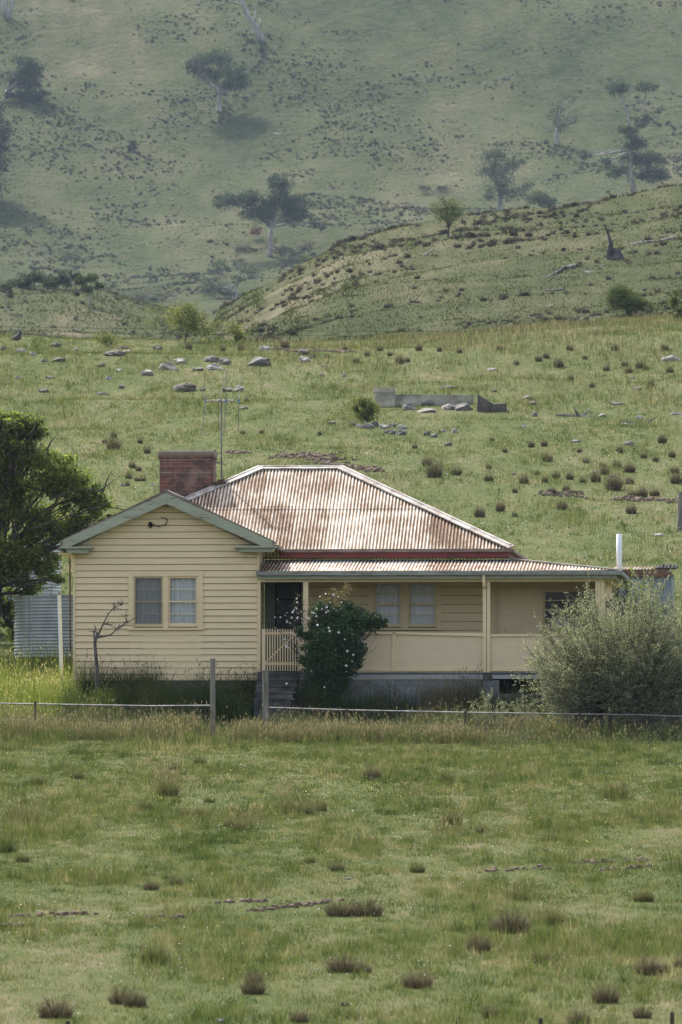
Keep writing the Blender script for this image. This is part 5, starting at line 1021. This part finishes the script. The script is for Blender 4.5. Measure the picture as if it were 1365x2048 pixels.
def tussock_mesh(name, seed, n, brown):
    r = np.random.default_rng(seed); a = r.uniform(0,2*np.pi,n); q = np.sqrt(r.random(n))*.30; x = np.cos(a)*q; y = np.sin(a)*q; ln = q*2.0*r.uniform(.5,1.8,n)+.1; h = (.80-.52*(q/.3)**2)*r.uniform(.45,1.15,n); wob = a+r.normal(0,.5,n); wd = .013*r.uniform(.7,1.4,n)
    ca = r.uniform(0,2*np.pi,n); dx, dy = np.cos(ca)*wd/2, np.sin(ca)*wd/2; lx, ly = np.cos(wob)*ln*h, np.sin(wob)*ln*h; V = np.empty((n,5,3)); z0 = -.06
    V[:,0] = np.stack([x-dx,y-dy,0*x+z0],1); V[:,1] = np.stack([x+dx,y+dy,0*x+z0],1); V[:,2] = np.stack([x-dx*.8+lx*.4,y-dy*.8+ly*.4,h*.6],1); V[:,3] = np.stack([x+dx*.8+lx*.4,y+dy*.8+ly*.4,h*.6],1); V[:,4] = np.stack([x+lx,y+ly,h*.92],1)
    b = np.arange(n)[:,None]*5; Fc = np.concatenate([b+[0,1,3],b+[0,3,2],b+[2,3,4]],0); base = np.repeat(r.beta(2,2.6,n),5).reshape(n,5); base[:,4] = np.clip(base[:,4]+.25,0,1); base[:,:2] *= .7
    me = mesh_np(name, V.reshape(-1,3), Fc, base.ravel()); me.materials.append(M['tussb' if brown else 'tuss']); return me
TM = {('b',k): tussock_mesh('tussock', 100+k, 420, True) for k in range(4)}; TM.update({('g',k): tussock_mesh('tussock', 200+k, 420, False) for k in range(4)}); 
def put_tussocks(items, group, hs=1.0):
    """(column, row of the foot, width in pixels, kind)"""
    adj = {'b': 'brown', 'g': 'green'}; nm = [(a, b, ('big ' if w_ > 60 else 'small ' if (w_ < 16 or (b > 1450 and w_ < 36)) else '')+adj[k]) for a, b, w_, k in items]; lab = labels(nm, 'tussock')
    for i, (a, b, w_, k) in enumerate(items):
        g = G(a, b); o = link(bpy.data.objects.new('tussock', TM[(k, i % 4)])); s = w_/F*g.y/.82*1.08; o.location = g; o.scale = (s, s, s*random.uniform(.8,1.2)*hs); o.rotation_euler = (0,0,random.uniform(0,6.28)); tag(o, lab[i], 'tussock', group)
FT = [(113,2035,75,'b'),(240,2008,45,'b'),(270,2014,50,'b'),(507,1988,50,'b'),(508,1965,38,'b'),(680,1832,60,'b'),(735,1832,66,'b'),(1025,1866,70,'b'),(995,1862,38,'b'),(958,1905,50,'b'),(685,1944,62,'b'),(728,1946,34,'b'),(835,1976,66,'b'),(1298,1950,52,'b'),(1330,1946,34,'b'),(1362,1935,30,'b'),(1212,2006,58,'b'),(980,2036,36,'b'),(1285,2036,40,'b'),(1160,2050,44,'b'),(1082,1926,40,'g'),(600,2045,40,'b'),
  (745,1560,38,'b'),(352,1770,30,'b'),(303,1780,34,'b'),(335,1592,48,'g'),(290,1622,36,'g'),(375,1634,32,'g'),(405,1636,36,'g'),(420,1605,26,'g'),(1232,1597,50,'g'),(965,1668,30,'g'),(905,1650,44,'g'),(675,1742,32,'b'),(1288,1803,46,'g'),(15,1705,36,'g'),(45,1724,32,'g'),(585,1626,44,'g'),(610,1630,40,'g'),(640,1622,34,'g'),(310,1928,54,'g'),(835,1745,34,'g'),(1040,1800,36,'g'),(1245,1575,24,'g'),(895,1565,34,'g'),(75,1570,34,'g'),(155,1558,30,'g'),(60,1650,44,'g'),(30,1648,50,'g'),(350,1540,26,'g'),(400,1527,28,'g'),(1340,1640,30,'g'),(1110,1850,44,'g'),(690,2012,18,'b'),(460,1655,30,'g'),(480,1662,34,'g'),(620,1726,24,'g'),]
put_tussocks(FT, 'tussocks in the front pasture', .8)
PT = [(960,1034,24,'b'),(1001,1022,20,'b'),(1030,1033,12,'b'),(869,955,32,'b'),(914,950,24,'b'),(855,932,22,'b'),(978,962,20,'b'),(1048,967,20,'b'),(1113,957,17,'b'),(1140,959,17,'b'),(1167,965,16,'b'),(1192,964,22,'b'),(1228,980,36,'b'),(1260,968,18,'b'),(1210,949,20,'b'),(1205,934,13,'g'),(1235,934,18,'b'),(1260,944,25,'b'),(1288,916,16,'b'),(1312,923,14,'b'),(1095,923,24,'b'),(1173,926,15,'b'),(1063,895,15,'b'),(1089,893,15,'b'),(1350,946,20,'b'),(1353,967,26,'b'),(1265,994,20,'b'),(1285,994,22,'b'),(1310,992,22,'b'),(1133,984,16,'b'),(1125,1019,22,'b'),(1105,986,17,'b'),(1263,1027,24,'b'),(1325,886,20,'b'),(1142,761,14,'b'),(838,701,15,'b'),(880,703,13,'b'),(713,726,14,'b'),(800,727,18,'b'),(814,724,14,'b'),(1078,722,16,'b'),(1093,716,15,'b'),(1170,718,12,'b'),(1213,741,15,'b'),(1250,732,15,'b'),(1280,736,20,'b'),(1293,740,14,'b'),(1258,746,18,'b'),(1118,734,22,'b'),(830,897,12,'b'),(985,882,12,'b'),(1033,729,12,'b'),(1303,772,14,'b'),(227,899,30,'b'),(295,907,15,'b'),(265,936,15,'b'),(278,942,13,'b'),(258,957,15,'b'),(275,962,13,'b'),(287,962,11,'b'),(210,886,12,'b'),(228,876,15,'b'),(281,887,13,'b'),(486,868,12,'b'),(524,867,11,'b'),(255,972,12,'b'),(570,698,20,'b'),(482,702,17,'b'),(378,699,16,'b'),(445,702,14,'b'),(760,702,14,'b'),(780,712,12,'b'),(920,706,13,'b'),(1000,700,14,'b'),(1140,700,14,'b'),(1230,700,16,'b'),(1330,700,18,'b'),(1340,745,16,'b'),(1185,775,13,'b'),(1240,905,14,'b'),(655,716,12,'b'),(690,700,14,'b'),(735,712,12,'b'),(1010,905,11,'b'),(1160,905,12,'b'),(1345,915,16,'b'),(1030,985,12,'b'),(1090,965,14,'b'),(978,938,12,'b'),(1075,950,12,'g'),(640,870,10,'b'),(580,890,10,'b')]
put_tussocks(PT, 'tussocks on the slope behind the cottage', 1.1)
def rock_mesh(seed, flat):
    import bmesh
    bm = bmesh.new(); bmesh.ops.create_icosphere(bm, subdivisions=3, radius=.5); r = random.Random(seed); pl = [(Vector((r.gauss(0,1),r.gauss(0,1),r.gauss(0,1))).normalized(), r.uniform(.28,.42)) for _ in range(9)]
    ph = [r.uniform(0,6) for _ in range(6)]
    for v in bm.verts:
        for n_, d in pl:
            k = v.co.dot(n_)-d
            if k > 0: v.co -= n_*k*.85
        c = v.co; v.co += c*(.10*math.sin(c.x*11+ph[0])*math.sin(c.y*9+ph[1])+.06*math.sin(c.z*19+ph[2]+c.x*13)); v.co.z *= flat
    me = bpy.data.meshes.new('stone'); bm.to_mesh(me); bm.free(); return me
RM = {}
for mk in ('rock','rockl','rockd'):
    for k in range(4): RM[(mk,k)] = rock_mesh(10+k, .8); RM[(mk,k)].materials.append(M[mk])
RK = [(112,694,28,'d',.5),(40,706,26,'l',.6),(7,700,20,'d',.6),(245,698,28,'d',.35),(232,712,52,'d',.35),(255,706,26,'l',.4),(118,724,35,'d',.45),(88,724,20,'r',.5),(315,700,25,'d',.6),(362,728,32,'l',.6),(337,740,50,'r',.5),(295,751,32,'l',.6),(425,724,36,'r',.55),(452,729,30,'r',.75),(428,740,40,'l',.5),(398,742,30,'r',.4),(204,734,20,'d',.6),(239,744,17,'l',.7),(218,760,16,'l',.8),(243,777,16,'r',.8),(372,783,54,'d',.5),(460,783,38,'d',.35),(478,783,26,'l',.7),(493,803,17,'d',.6),(487,818,20,'r',.45),(89,785,30,'d',.45),(36,758,20,'r',.5),(203,790,36,'d',.25),(100,757,28,'d',.3),(527,701,34,'l',.45),(518,732,60,'r',.48),(607,710,30,'d',.6),(608,724,30,'l',.6),(624,717,16,'d',1.0),(152,702,14,'l',.8),(665,848,20,'r',.5),(645,753,12,'d',.7),(645,734,11,'l',.7),(66,711,16,'l',.8),(560,700,14,'d',.7),(405,782,14,'d',.7),
  (896,778,44,'d',.3),(1055,800,28,'r',.55),(1066,811,28,'d',.5),(1233,810,36,'d',.3),(1278,839,22,'l',.6),(1205,834,20,'l',.6),(1248,852,18,'l',.6),(1260,891,26,'r',.55),(1273,780,24,'r',.4),(1353,830,28,'r',.4),(1070,833,16,'r',.8),(988,784,13,'d',.7),(983,741,28,'l',.3),(818,820,34,'r',.6),(858,812,32,'r',.55),(898,820,30,'l',.6),(928,821,44,'r',.55),(855,825,46,'l',.3),(735,857,30,'r',.6),(768,857,26,'l',.55),(785,853,20,'r',.6),(803,870,26,'r',.7),(803,858,24,'l',.6),(855,871,18,'d',.8),(870,875,18,'r',.8),(888,864,15,'l',.6),(910,866,15,'l',.9),(898,892,20,'d',.6),(1153,885,26,'r',.4),(1050,854,15,'l',.5),(703,851,18,'r',.6),(1028,950,11,'r',.7),(1320,1073,30,'l',.35),(689,754,14,'r',.6),(718,855,16,'l',.7),(775,866,16,'d',.7),(752,850,18,'r',.7),(785,868,18,'r',.8),(1300,800,14,'r',.5),(1113,955,10,'l',.5),(443,2046,24,'r',.6),(1228,955,16,'r',.5),(1190,945,16,'l',.4),(1265,757,12,'r',.6),(246,973,14,'r',.6),(306,972,14,'l',.5),(700,1759,26,'r',.25)]
AD = {'d': ('rockd','dark'), 'l': ('rockl','pale'), 'r': ('rock','grey')}
lab = labels([(a,b,('large ' if w_ >= 34 else 'small ' if w_ < 17 else '')+('flat ' if fl_ < .42 else '')+AD[k][1]) for a,b,w_,k,fl_ in RK], 'stone')
for i, (a, b, w_, k, fl_) in enumerate(RK):
    g = G(a, b); s = w_/F*g.y/.86; o = link(bpy.data.objects.new('stone', RM[(AD[k][0], i % 4)])); s *= .92; hh = s*fl_*.8; o.scale = (s, s*.8, hh/.75*1.25); o.location = (g.x, g.y+s*.25, g.z+hh*.12); o.rotation_euler = (0,random.uniform(-.08,.08),random.choice((0,math.pi))+random.uniform(-.5,.5)); tag(o, lab[i], 'stone', 'stones on the slope behind the cottage' if b < 1300 else None)
# leaning slab at the end of the ruined wall
g = G(985,822); s = g.y/F; q = MB(); q.prism([(-32*s,-.3),(30*s,-.3),(28*s,16*s),(2*s,14*s),(-14*s,24*s),(-30*s,34*s)],-.35,.45); o = q.build('rock_slab', M['rockd'], None, loc=g); bv = o.modifiers.new('b','BEVEL'); bv.width = .06; bv.segments = 2; tag(o, 'tall leaning rock slab at the right end of the ruined wall', 'rock slab')
# ------------------------------------------------------------------ haze
hz_ = MB().box(-700,700,-60,1762,-12,310); m = bpy.data.materials.new('haze_air'); m.use_nodes = True; nt = m.node_tree; nt.nodes.remove(nt.nodes['Principled BSDF']); v = nt.nodes.new('ShaderNodeVolumePrincipled')
v.inputs['Color'].default_value = (.62,.78,1,1); v.inputs['Density'].default_value = .000045; v.inputs['Anisotropy'].default_value = .2; nt.links.new(v.outputs[0], nt.nodes['Material Output'].inputs['Volume']); tag(hz_.build('haze', m), 'thin bluish haze over the whole valley', None, None, 'stuff')
